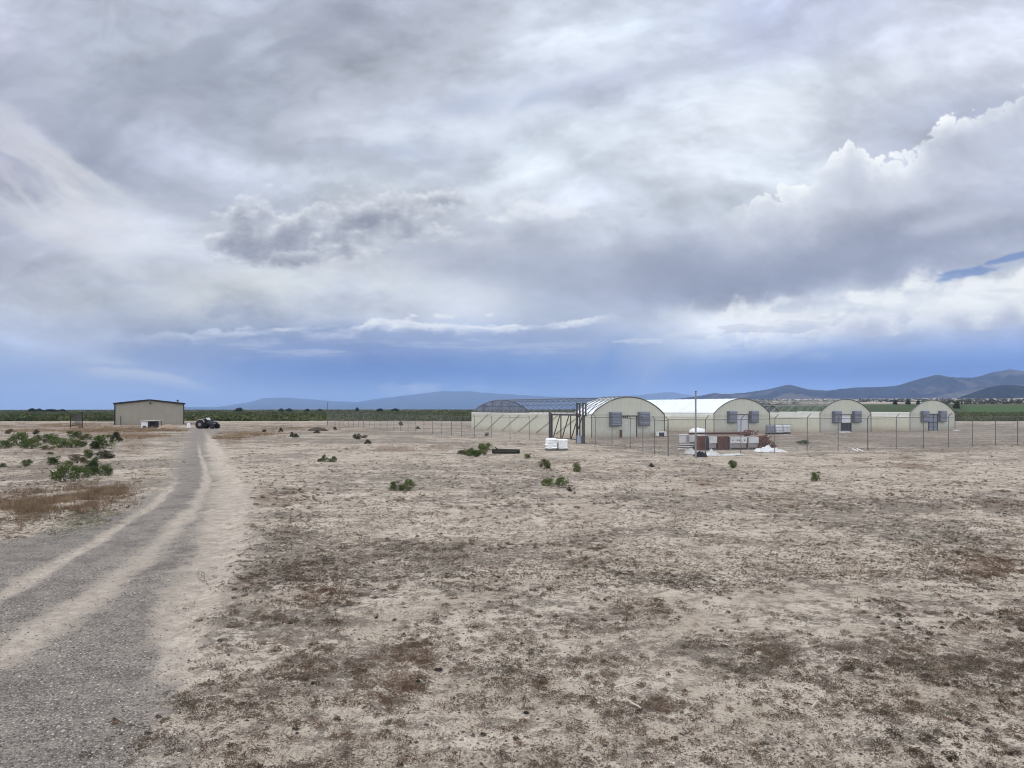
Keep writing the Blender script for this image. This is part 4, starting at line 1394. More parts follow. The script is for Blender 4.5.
# ------------------------------------------------------------------ materials for what people built
def sheet_metal(name, c, dirt, rib=0.30, rough=0.55, base_dirt=0.6, dirt_h=0.9):
    """ribbed painted sheet: ribs as relief, dust and rust creeping up from the foot"""
    m, nt, b = new_mat(name)
    co = objco(nt)
    s = nt.nodes.new('ShaderNodeSeparateXYZ'); nt.links.new(co, s.inputs[0])
    ox, oy, oz = (X(nt, s.outputs[i]) for i in range(3))
    n1 = noise(nt, co, 0.7, 5, 0.6)
    streak = noise(nt, comb(nt, ox * 3.0, oy * 3.0, oz * 0.25), 1.0, 4, 0.6)
    col = mixc(nt, (n1 * .5 + streak * .5).ss(.38, .66) * .5, c, tuple(v * .80 for v in c))
    foot = (oz + (streak - .5) * 1.6 + (n1 - .5) * .8).ss(dirt_h, 0.0) * base_dirt
    col = mixc(nt, foot, col, dirt)
    setc(nt, b.inputs['Base Color'], col)
    b.inputs['Roughness'].default_value = rough
    b.inputs['Specular IOR Level'].default_value = 0.3
    u = (ox + oy) * (6.2832 / rib)
    bump(nt, b, u._m('SINE').ss(.4, .9), 0.5, 0.03)
    return m


M_CREAM = sheet_metal('cream_ribbed_sheet', (0.575, 0.562, 0.45), (0.34, 0.26, 0.185), 0.28)
M_BAND = mat('clear_white_sheet', (0.76, 0.76, 0.70), 0.45, c2=(0.62, 0.62, 0.56))
M_FILM = mat('white_greenhouse_film', (0.68, 0.70, 0.72), 0.4, c2=(0.54, 0.56, 0.59), scale=.6, bmp=.15, bscale=3)
M_TRIM = mat('dark_edge_trim', (0.10, 0.105, 0.10), 0.5)
M_STEEL = mat('dark_weathered_steel', (0.075, 0.078, 0.085), 0.55, 0.4, (0.12, 0.10, 0.09))
M_PIPE = mat('dull_galvanised_pipe', (0.20, 0.205, 0.21), 0.5, 0.5, (0.13, 0.13, 0.13))
M_HOOP = mat('galvanised_hoop', (0.18, 0.19, 0.22), 0.5, 0.4)
M_HOOPL = mat('pale_hoop', (0.30, 0.32, 0.31), 0.5, 0.3)
M_FAN = mat('grey_louver', (0.23, 0.245, 0.28), 0.55, 0.1, (0.17, 0.18, 0.21))
M_FANF = mat('grey_fan_housing', (0.14, 0.15, 0.17), 0.5, 0.1)
M_DOORW = sheet_metal('white_door_sheet', (0.60, 0.60, 0.60), (0.36, 0.28, 0.22), 0.24, base_dirt=.5, dirt_h=.5)
M_DOORC = sheet_metal('cream_door_sheet', (0.60, 0.59, 0.49), (0.36, 0.28, 0.22), 0.24, base_dirt=.5, dirt_h=.5)
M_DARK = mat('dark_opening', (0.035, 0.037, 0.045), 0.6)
M_PANEG = mat('grey_pane', (0.26, 0.28, 0.33), 0.3, 0.0, (0.18, 0.2, 0.24))
M_WHITE = mat('white_paint', (0.74, 0.74, 0.72), 0.5, c2=(0.58, 0.56, 0.52))
M_RUST = mat('rust_sheet', (0.155, 0.066, 0.045), 0.9, c2=(0.075, 0.038, 0.030), scale=3, bmp=.3)
M_RUSTR = mat('red_oxide_steel', (0.15, 0.058, 0.046), 0.85, c2=(0.08, 0.036, 0.03), scale=3, bmp=.3)
M_TAN = sheet_metal('tan_ribbed_sheet', (0.325, 0.293, 0.228), (0.26, 0.19, 0.13), 0.30, base_dirt=.35, dirt_h=.8)
M_BROWN = mat('dark_brown_trim', (0.028, 0.024, 0.024), 0.5)
M_BLACK = mat('black_rubber', (0.018, 0.018, 0.019), 0.8)
M_WOODD = mat('dark_timber', (0.035, 0.028, 0.022), 0.9, c2=(0.06, 0.05, 0.04), scale=4, bmp=.5)
M_WOODG = mat('grey_timber', (0.22, 0.19, 0.16), 0.9, c2=(0.14, 0.12, 0.10), scale=4, bmp=.5)
M_CONC = mat('pole_concrete_grey', (0.23, 0.23, 0.22), 0.8, c2=(0.16, 0.155, 0.15), scale=3)


def film_mat(name, c, alpha):
    m, nt, b = new_mat(name)
    co = objco(nt)
    f = noise(nt, co, 1.2, 5, .6)
    setc(nt, b.inputs['Base Color'], mixc(nt, f.ss(.35, .65), c, tuple(v * .7 for v in c)))
    b.inputs['Roughness'].default_value = .5
    setc(nt, b.inputs['Alpha'], f.ss(.3, .7, alpha - .15, alpha + .15))
    return m


M_TORN = film_mat('old_grey_film', (0.27, 0.27, 0.31), .45)


def arc_pts(W, wall, riseh, n=28):
    hw = W / 2
    rad = (hw * hw + riseh * riseh) / (2 * riseh)
    a0 = math.asin(min(1, hw / rad))
    cz = wall + riseh - rad
    return [(hw + rad * math.sin(-a0 + 2 * a0 * i / n), cz + rad * math.cos(-a0 + 2 * a0 * i / n)) for i in range(n + 1)]


TH = math.atan2(0.437, 0.9)
GHW, GHH, GHR = 10.2, 2.62, 2.06


def hoop_house(name, label, px, py, L, cover=(0, 0), hoops=None, hoop_mat=None, door='roll', end_screen=False, band=True, braces=False, W=GHW, wallh=GHH, riseh=GHR, xoff=0.0):
    gx, gy = at(px, py)
    root = thing(name, label, 'greenhouse', (gx, gy, -0.03), TH, 'hoop houses inside the fenced yard')
    arc = arc_pts(W, wallh, riseh)
    # front gable
    out = [(0, 0), (W, 0)] + arc[::-1]
    MB().prism(out, 0.0, 0.09).build('gable_wall', M_CREAM, root)
    e = MB().tube([(x, -0.03, z + .02) for x, z in arc], .055, 6)
    e.tube([(0, -0.03, 0), (0, -0.03, wallh)], .05, 6).tube([(W, -0.03, 0), (W, -0.03, wallh)], .05, 6)
    e.build('gable_trim', M_TRIM, root)
    # long side walls
    for s, xx in ((-1, 0.05), (1, W - 0.05)):
        top = wallh - (0.5 if band else 0.0)
        MB().box((xx, L / 2 + .1, top / 2), (.08, L - .02, top)).build('side_wall', M_CREAM, root)
        if band:
            MB().box((xx, L / 2 + .1, wallh - .25), (.07, L - .02, .496)).build('side_band', M_BAND, root)
    MB().box((0.05, L / 2 + .1, wallh + .045), (.13, L, .09)).box((W - .05, L / 2 + .1, wallh + .045), (.13, L, .09)).build('eave_rail', M_BAND if not braces else M_WHITE, root)
    # back wall
    bw = MB().box((W / 2, L + .05, wallh / 2), (W - .2, .08, wallh))
    bw.build('back_wall', M_CREAM, root)
    arcs = arc_pts(W, wallh, riseh, 16)
    if hoops:
        y = hoops[0]
        while y <= hoops[1] + .01:
            MB().tube([(x, y, z) for x, z in arcs], .035, 5).build('hoop', hoop_mat, root)
            y += hoops[2]
        for i in (3, 5, 8, 11, 13):
            MB().tube([(arcs[i][0], hoops[0], arcs[i][1] - .05), (arcs[i][0], hoops[1], arcs[i][1] - .05)], .028, 5).build('purlin', hoop_mat, root)
    if end_screen:
        sc_ = MB().prism([(0.1, wallh)] + [(x, z) for x, z in arcs[::-1]][::-1][1:-1] + [(W - .1, wallh)], L + .10, L + .12)
        so = sc_.build('end_screen', M_TORN, root)
        fr = MB().tube([(x, L + .04, z) for x, z in arcs], .045, 6)
        for k in (.2, .35, .5, .65, .8):
            xx = W * k
            zt = np.interp(xx, [p[0] for p in arcs], [p[1] for p in arcs])
            fr.tube([(xx, L + .04, wallh), (xx, L + .04, zt)], .03, 5)
        fr.tube([(W * .1, L + .04, wallh + riseh * .5), (W * .9, L + .04, wallh + riseh * .5)], .035, 5)
        fr.build('end_frame', M_STEEL, root)
    if cover[1] > cover[0]:
        vs, fs = [], []
        n = len(arc)
        ny = max(2, int((cover[1] - cover[0]) / .75))
        for j in range(ny + 1):
            y = cover[0] + (cover[1] - cover[0]) * j / ny
            sag = 0.035 * (j % 2)
            for x, z in arc:
                vs.append((x + (x - W / 2) * .004, y, z + .05 - sag))
        for j in range(ny):
            for i in range(n - 1):
                fs.append((j * n + i, j * n + i + 1, (j + 1) * n + i + 1, (j + 1) * n + i))
        cv = MB().add(vs, fs, True).build('roof_cover', M_FILM, root)
        md = cv.modifiers.new('thick', 'SOLIDIFY'); md.thickness = .02
        if cover[1] < L - 2:                       # ropes crossing the loose film
            rp = MB()
            k = 0.0
            arc2 = arc_pts(W, wallh + .09, riseh, 20)
            for st in np.arange(cover[0] - 3.0, cover[1], .95):
                for sgn in (1, -1):
                    p = []
                    for i, (x, z) in enumerate(arc2):
                        y = st + 3.2 * (i / 20 if sgn > 0 else 1 - i / 20)
                        if cover[0] <= y <= cover[1]: p.append((x, y, z))
                    if len(p) > 2: rp.tube(p, .028, 4)
            rp.build('tie_rope', M_TRIM, root)
    # two louvered exhaust fans
    for fx in (2.35, W - 2.35 - 1.5):
        f = MB().box((fx + .75, -.19, 2.14), (1.52, .36, 1.62), bevel=.03).build('ventilator', M_FANF, root)
        sl = MB()
        for i in range(9):
            z = 1.44 + i * .172
            sl.add([(fx + .08, -.385, z), (fx + 1.42, -.385, z), (fx + 1.42, -.43, z + .06), (fx + .08, -.43, z + .06), (fx + .08, -.385, z + .165), (fx + 1.42, -.385, z + .165)],
                   [(0, 1, 2, 3), (3, 2, 5, 4)])
        sl.build('louver', M_FAN, f)
    # the doorway between them
    d0, d1, dh = 4.12, 6.06, 2.42
    if door == 'roll':
        d = MB().box(((d0 + d1) / 2, -.045, dh / 2), (d1 - d0, .06, dh)).build('door', M_DOORC, root)
        tr = MB().box(((d0 + d1) / 2, -.09, dh + .07), (2.7, .12, .10))
        for k in (4.3, 4.55, 4.8): tr.box((k, -.13, dh - .06), (.10, .06, .22))
        tr.box((d1 + .07, -.08, dh / 2), (.10, .10, dh))
        tr.build('door_track', M_STEEL, root)
        MB().box((d0 - .16, -.05, .45), (.34, .06, .9)).build('rust_patch_plate', M_RUST, root)
    elif door == 'slide':
        MB().box(((d0 + d1) / 2, -.045, dh / 2), (d1 - d0, .06, dh)).build('door', M_DOORW, root)
        MB().box(((d0 + d1) / 2, -.09, dh + .06), (2.3, .1, .08)).box((d1 + .05, -.08, dh / 2), (.08, .08, dh)).build('door_frame', M_STEEL, root)
    else:
        MB().box(((d0 + d1) / 2, -.03, .62), (d1 - d0, .04, 1.24)).build('door', M_DARK if door == 'open' else M_PANEG, root)  # open kind: flat dark panel standing in for the unlit interior
        MB().box(((d0 + d1) / 2, -.03, 1.85), (d1 - d0, .04, 1.12)).build('transom_pane', M_WHITE if door == 'open' else M_PANEG, root)
        fr = MB().box(((d0 + d1) / 2, -.08, dh + .03), (2.2, .08, .09)).box(((d0 + d1) / 2, -.08, 1.28), (1.95, .08, .10)).box((d0, -.08, dh / 2), (.09, .08, dh)).box((d1, -.08, dh / 2), (.11, .08, dh))
        if door == 'panes':
            fr.box(((d0 + d1) / 2, -.08, dh / 2), (.07, .07, dh - .1)).box(((d0 + d1) / 2, -.08, .6), (1.9, .06, .06))
        else:
            fr.box(((d0 + d1) / 2 + .4, -.08, .62), (.08, .07, 1.2))
        fr.build('door_frame', M_STEEL, root)
    if braces:
        for k in range(6):
            y0 = L - .8 - k * 5.2
            MB().tube([(-.05, y0, .2), (-.05, y0 - 5.6, wallh - .15)], .026, 5).build('brace', M_STEEL, root)
    return root


hoop_house('hoop_house', 'cream hoop house beside the gate, its roof mostly bare hoops with white film in front', 591.5, 437.9, 35, (0.0, 4.2), (4.2, 34.8, 1.53), M_HOOP, 'roll', True, False, True)
hoop_house('hoop_house', 'cream hoop house with a full white roof cover behind the scrap cabinets', 713.8, 432.6, 36, (0.0, 36.0), None, None, 'slide', False, True)
hoop_house('hoop_house', 'cream hoop house with an open dark doorway under a white panel, second from the right', 819.8, 432.5, 17, (0, 0), (1.2, 16.9, 1.57), M_HOOPL, 'open', True, True, riseh=1.98)
hoop_house('hoop_house', 'rightmost cream hoop house with a grey paned door between its two fans', 909.8, 431.2, 30, (0, 0), (15, 29.8, 2.78), M_HOOPL, 'panes', False, True, riseh=1.92)

# ------------------------------------------------------------------ the chain link fence
def link_mat():
    m, nt, b = new_mat('chain_link')

    def attr(k):
        n = nt.nodes.new('ShaderNodeAttribute'); n.attribute_name = k
        return X(nt, n.outputs['Fac'])
    u, v = attr('run'), attr('high')
    a = ((u + v) * (1 / .062))._m('FRACT')
    c = ((u - v) * (1 / .062))._m('FRACT')
    wire = a._m('LESS_THAN', .10).max(c._m('LESS_THAN', .10))
    b.inputs['Base Color'].default_value = (0.20, 0.205, 0.21, 1)
    b.inputs['Metallic'].default_value = .3
    b.inputs['Roughness'].default_value = .55
    setc(nt, b.inputs['Alpha'], wire)
    return m


M_LINK = link_mat()
M_POST = mat('fence_post_steel', (0.13, 0.13, 0.13), .6, .2, (0.09, 0.08, 0.072))


def fence(label, pts, spacing, height, arm, skip_first=False):
    root = thing('chain_link_fence', label, 'fence', (pts[0][0], pts[0][1], 0), 0, 'runs of the tall chain link fence')
    ox, oy = pts[0]
    P_ = [Vector((x - ox, y - oy)) for x, y in pts]
    seg = [(P_[i + 1] - P_[i]).length for i in range(len(P_) - 1)]
    tot = sum(seg)

    def along(d):
        for i, s in enumerate(seg):
            if d <= s or i == len(seg) - 1:
                return P_[i] + (P_[i + 1] - P_[i]) * (d / s)
            d -= s
    n = max(1, round(tot / spacing))
    rail, wires = MB(), MB()
    pv, run, high = [], [], []
    prev = None
    for k in range(n + 1):
        d = tot * k / n
        p = along(d)
        z0 = gz1(p.x + ox, p.y + oy)
        jx = (random.random() - .5) * .05
        if not (skip_first and k == 0):
            pm = MB().tube([(p.x, p.y, z0 - .1), (p.x + jx, p.y + jx * .4, z0 + height)], .027 if k % 6 else .04, 6)
            if arm: pm.tube([(p.x + jx, p.y + jx * .4, z0 + height), (p.x + jx + arm[0], p.y + jx * .4 + arm[1], z0 + height + arm[2])], .026, 5)
            pm.build('post', M_POST, root)
        if prev is not None:
            a, az = prev
            rail.tube([(a.x, a.y, az + height - .04), (p.x, p.y, z0 + height - .04)], .022, 5, caps=False)
            for wz in ((.33, .5, .66, .83, 1.0) if arm else ()):
                wires.tube([(a.x + arm[0] * wz, a.y + arm[1] * wz, az + height + arm[2] * wz), (p.x + arm[0] * wz, p.y + arm[1] * wz, z0 + height + arm[2] * wz)], .005, 3, caps=False)
        pv += [(p.x, p.y - .03, z0 + .03), (p.x, p.y - .03, z0 + height - .05)]
        run += [d, d]; high += [0, height]
        prev = (p, z0)
    rail.build('top_rail', M_POST, root)
    if arm: wires.build('barbed_wire', M_POST, root)
    q = [(2 * k, 2 * k + 2, 2 * k + 3, 2 * k + 1) for k in range(n)]
    np_mesh('chain_link_mesh', pv, q, M_LINK, root, attrs={'run': run, 'high': high})
    return root


FA, FB, FC = (-36.0, 144.0), (-5.1, 86.0), (11.1, 52.6)
GA, GB = (3.9, 76.2), (6.6, 71.6)
fence('long chain link fence running back from the gate towards the far left', [GA, FB, FA], 3.05, 2.45, (-.16, .06, .22))
fence('short chain link fence stretch between the gate and the corner near the tall pole', [GB, (10.2, 61.7), FC], 3.1, 2.6, (-.16, -.05, .24))
fence('front chain link fence crossing in front of the hoop houses to the right edge', [FC, (22.5, 57.4), (34.3, 62.4), (46.8, 68.2), (76, 81)], 3.25, 2.65, (.22, -.14, .30), True)

# gate: two posts with square heads and a braced leaf between them
g = thing('yard_gate', 'dark steel yard gate with diagonal braces and square-headed posts behind the white pallets', 'gate', (GA[0], GA[1], 0), math.atan2(GB[1] - GA[1], GB[0] - GA[0]))
gl = math.hypot(GB[0] - GA[0], GB[1] - GA[1])
MB().tube([(0, 0, -.1), (0, 0, 2.95)], .12, 8).tube([(.22, 0, -.1), (.22, 0, 2.85)], .10, 8).build('gate_post', M_STEEL, g)
lf = MB().box((gl / 2, .06, 2.72), (gl, .10, .16)).box((gl / 2, .06, .35), (gl, .08, .10))
for t in (.06, .36, .68, .97): lf.box((gl * t, .06, 1.5), (.09, .09, 2.4))
for t in (.12, .42, .72): lf.tube([(gl * t, .0, .4), (gl * (t + .22), .0, 2.65)], .055, 6)
lf.build('gate_leaf', M_STEEL, g)


def post_head(x, w, post):
    mb = MB()
    z0, z1 = 2.72, 3.80
    mb.box((x, 0, (z0 + z1) / 2), (.11, .12, z1 - z0)).box((x + w, 0, (z0 + z1) / 2), (.11, .12, z1 - z0))
    mb.box((x + w / 2, 0, z1 + .05), (w + .14, .13, .13)).box((x + w / 2, 0, z0 - .06), (w + .14, .13, .13))
    mb.box((x + post * .5, 0, z0 / 2 - .16), (.16 if post == 0 else post + .16, .16, z0 - .03 + .3))
    return mb


post_head(gl * .90, .45, 0.0).build('gate_post', M_STEEL, g)
post_head(gl * .90 + .98, .46, .16).build('gate_post', M_STEEL, g)
MB().box((gl * .9, -.09, 2.75), (.10, .05, .35)).box((gl * .9 + 1.9, 0, 2.76), (.7, .05, .04)).build('red_bracket', mat('red_paint', (0.17, 0.04, 0.035), .7), g)
MB().tube([(gl * .9 + .05, -.05, 1.0), (gl * .9 + .95, -.05, 2.6)], .05, 6).build('post_brace', M_STEEL, g)
MB().box((gl * .9 + .5, .1, .35), (.7, .5, .75), bevel=.03).build('motor_box', mat('grey_enamel', (0.27, 0.28, 0.34), .5), g)

# tall pole just outside the fence corner
x, y = at(695.7, 457.2)
p = thing('utility_pole', 'tall bare grey pole standing in front of the scrap cabinets', 'pole', (x, y, 0))
MB().tube([(0, 0, -.2), (0, 0, 4.58)], .068, 10, .055).build('shaft', M_CONC, p)
MB().tube([(0, 0, 4.56), (0, 0, 4.62)], .065, 10).build('cap', M_STEEL, p)
x, y = at(327.3, 424.6)
p = thing('marker_pole', 'thin dark pole at the far corner of the chain link fence', 'pole', (x, y, 0))
MB().tube([(0, 0, -.2), (0, 0, 4.4)], .06, 6, .04).build('shaft', M_STEEL, p)
MB().tube([(0, 0, 4.38), (0, 0, 4.46)], .05, 6).build('cap', M_STEEL, p)

# ------------------------------------------------------------------ white wrapped pallets by the gate
M_WRAP = mat('white_wrapped_sacks', (0.78, 0.78, 0.74), .45, c2=(0.60, 0.60, 0.57), scale=3, bmp=.35, bscale=5)


def wrapped_pallet(px, py, w, h, label, seed):
    x, y = at(px, py)
    W, H = w * y / FPX, h * y / FPX
    root = thing('wrapped_pallet', label, 'pallet load', (x, y + W * .4, gz1(x, y)), TH * .5, 'white wrapped pallets near the gate')
    pm = MB()
    for s in (-.42, 0, .42): pm.box((0, s * W, .05), (W, .09, .09))
    for s in np.linspace(-.45, .45, 5): pm.box((s * W, 0, .112), (.10, W, .022))
    pm.build('pallet', M_WOODG, root)
    r = random.Random(seed)
    mb = MB()
    n = 4
    hh = (H - .125) / n
    mb.box((0, 0, .125 + (H - .125) * .47), (W * .90, W * .90, (H - .125) * .92), 0, bevel=.05)
    for k in range(n):
        for i in range(2):
            for j in range(2):
                mb.box(((i - .5) * W * .47 + r.uniform(-.05, .05), (j - .5) * W * .47 + r.uniform(-.05, .05), .125 + hh * (k + .5)), (W * r.uniform(.46, .52), W * .50, hh * 1.04), r.uniform(-.1, .1), bevel=hh * .46)
    mb.build('sacks', M_WRAP, root)


wrapped_pallet(551.6, 450.5, 10.8, 12.6, 'left white wrapped pallet of sacks, the slightly taller one before the gate', 1)
wrapped_pallet(562.0, 450.3, 10.4, 11.6, 'right white wrapped pallet of sacks before the gate', 2)

# long dark log in the field
x, y = at(506, 453)
lg = thing('dark_log', 'long dark log lying on bare soil right of a green shrub', 'log', (x, y, gz1(x, y)), .05)
MB().tube([(-1.05, 0, .16), (-.4, .05, .19), (.3, 0, .17), (1.05, -.04, .17)], .20, 10, .16).tube([(-.9, -.28, .1), (.2, -.25, .12), (.8, -.3, .1)], .12, 8, .08).build('trunk', mat('blackened_bark', (0.022, 0.024, 0.018), .95, c2=(0.045, 0.042, 0.032), scale=6, bmp=.8), lg)
MB().tube([(-.6, .02, .3), (-.85, -.2, .5)], .05, 6, .03).build('branch_stub', M_WOODD, lg)

# ------------------------------------------------------------------ scrap cabinets and litter inside the fence corner
M_CABW = mat('white_enamel_cabinet', (0.62, 0.62, 0.60), .55, c2=(0.42, 0.40, 0.37), scale=2)
M_CABP = mat('pinkish_grey_panel', (0.30, 0.26, 0.245), .7, c2=(0.22, 0.18, 0.16), scale=2)


def cabinet(px0, px1, ytop, kind, label, base=449.6):
    x0, y0 = at(px0, base); x1, _ = at(px1, base)
    W = x1 - x0 - .02
    H = (base - ytop) * y0 / FPX
    root = thing('scrap_cabinet', label, 'metal cabinet', ((x0 + x1) / 2, y0 + .4, gz1(x0, y0)), .12, 'row of scrapped metal cabinets')
    if kind == 'rust':
        MB().box((0, 0, H / 2), (W, .8, H), bevel=.03).build('body', M_RUST, root)
        s = MB()
        for k in np.linspace(-.38, .38, 5): s.box((k * W, -.425, H * .48), (.05, .05, H * .85))
        s.build('rib', M_RUSTR, root)
        MB().box((W / 2 - .06, -.43, H / 2), (.12, .06, H)).build('dark_gap_strip', M_DARK, root)  # dark strip stands in for the shaded gap beside the cabinet
    else:
        hu = H * .5
        MB().box((0, 0, H / 2), (W, .8, H), bevel=.02).build('body', M_CABP, root)
        MB().box((0, -.42, H - hu / 2), (W * .98, .05, hu - .03)).build('upper_panel', M_CABW, root)
        if kind == 'holes':
            for k in (-.36, -.1, .02, .34):
                MB().lathe([(0.0, -.462), (.05, -.462), (.055, -.445)], (k * W, 0, H - hu * .5), 8, 'y').build('porthole', M_DARK, root)
        MB().box((0, -.42, .12), (W * .9, .04, .1)).box((W / 2 - .04, -.41, H * .3), (.07, .05, H * .5)).build('base_rail', M_WOODD, root)
    return root


cabinet(698.3, 707.2, 435.6, 'rust', 'rust-red cabinet right beside the tall pole, leftmost of the two rusty ones')
cabinet(708.4, 716.8, 436, 'white', 'narrow white-topped cabinet between the two rust-red cabinets')
cabinet(717.8, 728.6, 436, 'rust', 'wider rust-red cabinet, right one of the two rusty ones in the row')
cabinet(729.2, 747.2, 436.6, 'holes', 'wide white cabinet with four dark portholes, in the middle right of the row')
cabinet(747.8, 758.4, 436.8, 'white', 'white-topped cabinet at the right end of the row, beside the rusty scrap heap')
cabinet(688.6, 697.6, 434.6, 'white', 'pale grey cabinet at the left end of the row, behind the tall pole', 448.8)
x, y = at(684, 443.6)
b = thing('white_crate', 'white metal crate left of the scrap cabinets', 'crate', (x, y, 0), .1)
MB().box((0, 0, .42), (.72, .6, .8), bevel=.03).build('body', M_CABW, b)
MB().box((0, 0, .85), (.78, .66, .06)).build('lid', M_WHITE, b)
x, y = at(726, 447.5)
b = thing('steel_beam', 'long red oxide steel beam lying along the tops behind the scrap cabinets', 'beam', (x - .2, y + 1.3, 0), .10)
MB().box((0, 0, 1.10), (5.6, .16, .04)).box((0, 0, 1.17), (5.6, .05, .10)).box((0, 0, 1.24), (5.6, .16, .04)).build('flange', M_RUSTR, b)
MB().box((-2.5, 0, .54), (.12, .12, 1.07)).box((2.4, 0, .54), (.12, .12, 1.07)).build('trestle', M_WOODD, b)


def heap_mesh(n, sx, sy, sz, seed, bmaker):
    r = random.Random(seed)
    mb = MB()
    for _ in range(n):
        bmaker(mb, r, sx, sy, sz)
    return mb


def scrap_piece(mb, r, sx, sy, sz):
    a = r.random() * 6.28
    rr = r.random() ** .6
    px_, py_ = math.cos(a) * rr * sx, math.sin(a) * rr * sy
    z = sz * (1 - rr) * r.random() + .06
    k = r.random()
    if k < .45:
        mb.tube([(px_ - r.uniform(.2, .7), py_, max(.03, z - .15)), (px_, py_ + r.uniform(-.1, .1), z), (px_ + r.uniform(.2, .6), py_ - r.uniform(0, .2), max(.03, z + r.uniform(-.3, .35)))], r.uniform(.02, .06), 6)
    elif k < .8:
        mb.box((px_, py_, z), (r.uniform(.3, .9), r.uniform(.05, .3), r.uniform(.05, .45)), r.random() * 3, bevel=.015)
    else:
        n = 9
        q = r.uniform(.2, .4)
        mb.tube([(px_ + q * math.cos(t * .5), py_, max(.04, z + q * math.sin(t * .5))) for t in range(n)], .04, 5)


x, y = at(766, 448.2)
h = thing('scrap_heap', 'heap of rust-red bent scrap metal at the right end of the cabinet row', 'scrap heap', (x, y + .8, 0))
heap_mesh(46, .78, .7, 1.05, 3, scrap_piece).build('scrap', M_RUST, h)
MB().tube([(-.75, -.5, .2), (-.2, -.6, .55), (.6, -.55, 1.05)], .05, 6).tube([(-.9, -.4, .9), (.2, -.5, 1.1)], .04, 6).build('bent_pipe', M_RUSTR, h)
x, y = at(745, 447.2)
h = thing('scrap_bundle', 'small bundle of rusty scrap lying on top of the white cabinets', 'scrap', (x + .2, y + .55, 1.05))
heap_mesh(14, .85, .25, .30, 8, scrap_piece).build('scrap', M_RUST, h)


def crumple(nx, ny, sx, sy, h, seed, name, m, root, edge=.35):
    u, v = np.meshgrid(np.linspace(-1, 1, nx), np.linspace(-1, 1, ny))
    wob = 1 - edge * fbm(u * 2 + seed, v * 2, 4, 700 + seed)
    X_, Y_ = u * sx * wob, v * sy * (1 - edge * fbm(u * 2, v * 2 + seed, 4, 720 + seed))
    env = np.clip(1 - np.maximum(np.abs(u), np.abs(v)) ** 3, 0, 1)
    Z = .02 + h * env * (0.25 + 1.2 * fbm(u * 1.6, v * 1.6, 3, 760 + seed) * (0.35 + np.abs(fbm(u * 2.2, v * 2.2, 3, 740 + seed, .5) - .5) * 3.0)) * .8
    ii = np.arange(X_.size).reshape(X_.shape)
    q = np.stack([ii[:-1, :-1], ii[:-1, 1:], ii[1:, 1:], ii[1:, :-1]], -1).reshape(-1, 4)
    o = np_mesh(name, np.stack([X_, Y_, Z], -1).reshape(-1, 3), q, m, root, smooth=False)
    md = o.modifiers.new('thick', 'SOLIDIFY'); md.thickness = .012
    return o


M_TARP = mat('white_tarp', (0.72, 0.715, 0.70), .5, c2=(0.54, 0.53, 0.51))
M_TARPB = mat('black_sheet', (0.02, 0.021, 0.023), .6)
M_TARPG = mat('grey_white_sheet', (0.52, 0.52, 0.50), .5, c2=(0.32, 0.31, 0.29))
for (px, py, sx, sy, hh, sd_, m, label) in ((769, 451.8, 1.35, .75, .55, 1, M_TARP, 'crumpled bright white tarp on the ground beside the rusty scrap heap'),
                                           (712, 455.2, .75, .5, .45, 2, M_TARPG, 'crumpled grey-white sheet on the ground right of the tall pole'),
                                           (700.5, 456.2, .42, .5, .5, 3, M_TARPB, 'crumpled black sheet at the foot of the tall pole'),
                                           (733, 455, 1.3, .35, .14, 4, M_TARPG, 'flat pale sheet on the ground in front of the porthole cabinet'),
                                           (692, 453.8, .5, .6, .5, 5, M_TARPG, 'crumpled pale sheet left of the tall pole by the striped debris')):
    x, y = at(px, py)
    t_ = thing('ground_sheet', label, 'tarp', (x, y, gz1(x, y)), .1 * sd_)
    crumple(34, 26, sx, sy, hh, sd_, 'sheet', m, t_)
x, y = at(685, 450.3)
d = thing('plank_pile', 'small pile of black and white boards left of the scrap cabinets', 'boards', (x, y, 0), -.5)
for k, m in enumerate((M_WHITE, M_BLACK, M_WHITE, M_BLACK, M_WHITE)):
    MB().box((.02 * k, .12 * k - .2, .12 + .09 * k), (1.1, .12, .04), .12 * (k - 2)).build('board', m, d)
x, y = at(701, 445.5)
d = thing('dome_tank', 'white rounded tank rising behind the left end of the scrap cabinets', 'tank', (x, y + 1.2, 0))
MB().lathe([(.78, 0), (.80, 1.0), (.78, 1.25), (.68, 1.42), (.45, 1.52), (0.02, 1.56)], n=20).build('shell', M_WRAP, d)
MB().lathe([(.14, 1.5), (.14, 1.6), (.02, 1.6)], n=12).build('lid', M_WHITE, d)

# liquid totes between the second and third hoop houses
M_TOTE = mat('white_plastic_bottle', (0.80, 0.80, 0.80), .4, c2=(0.70, 0.71, 0.72))
M_TOTEG = mat('grey_plastic_bottle', (0.28, 0.29, 0.33), .45)


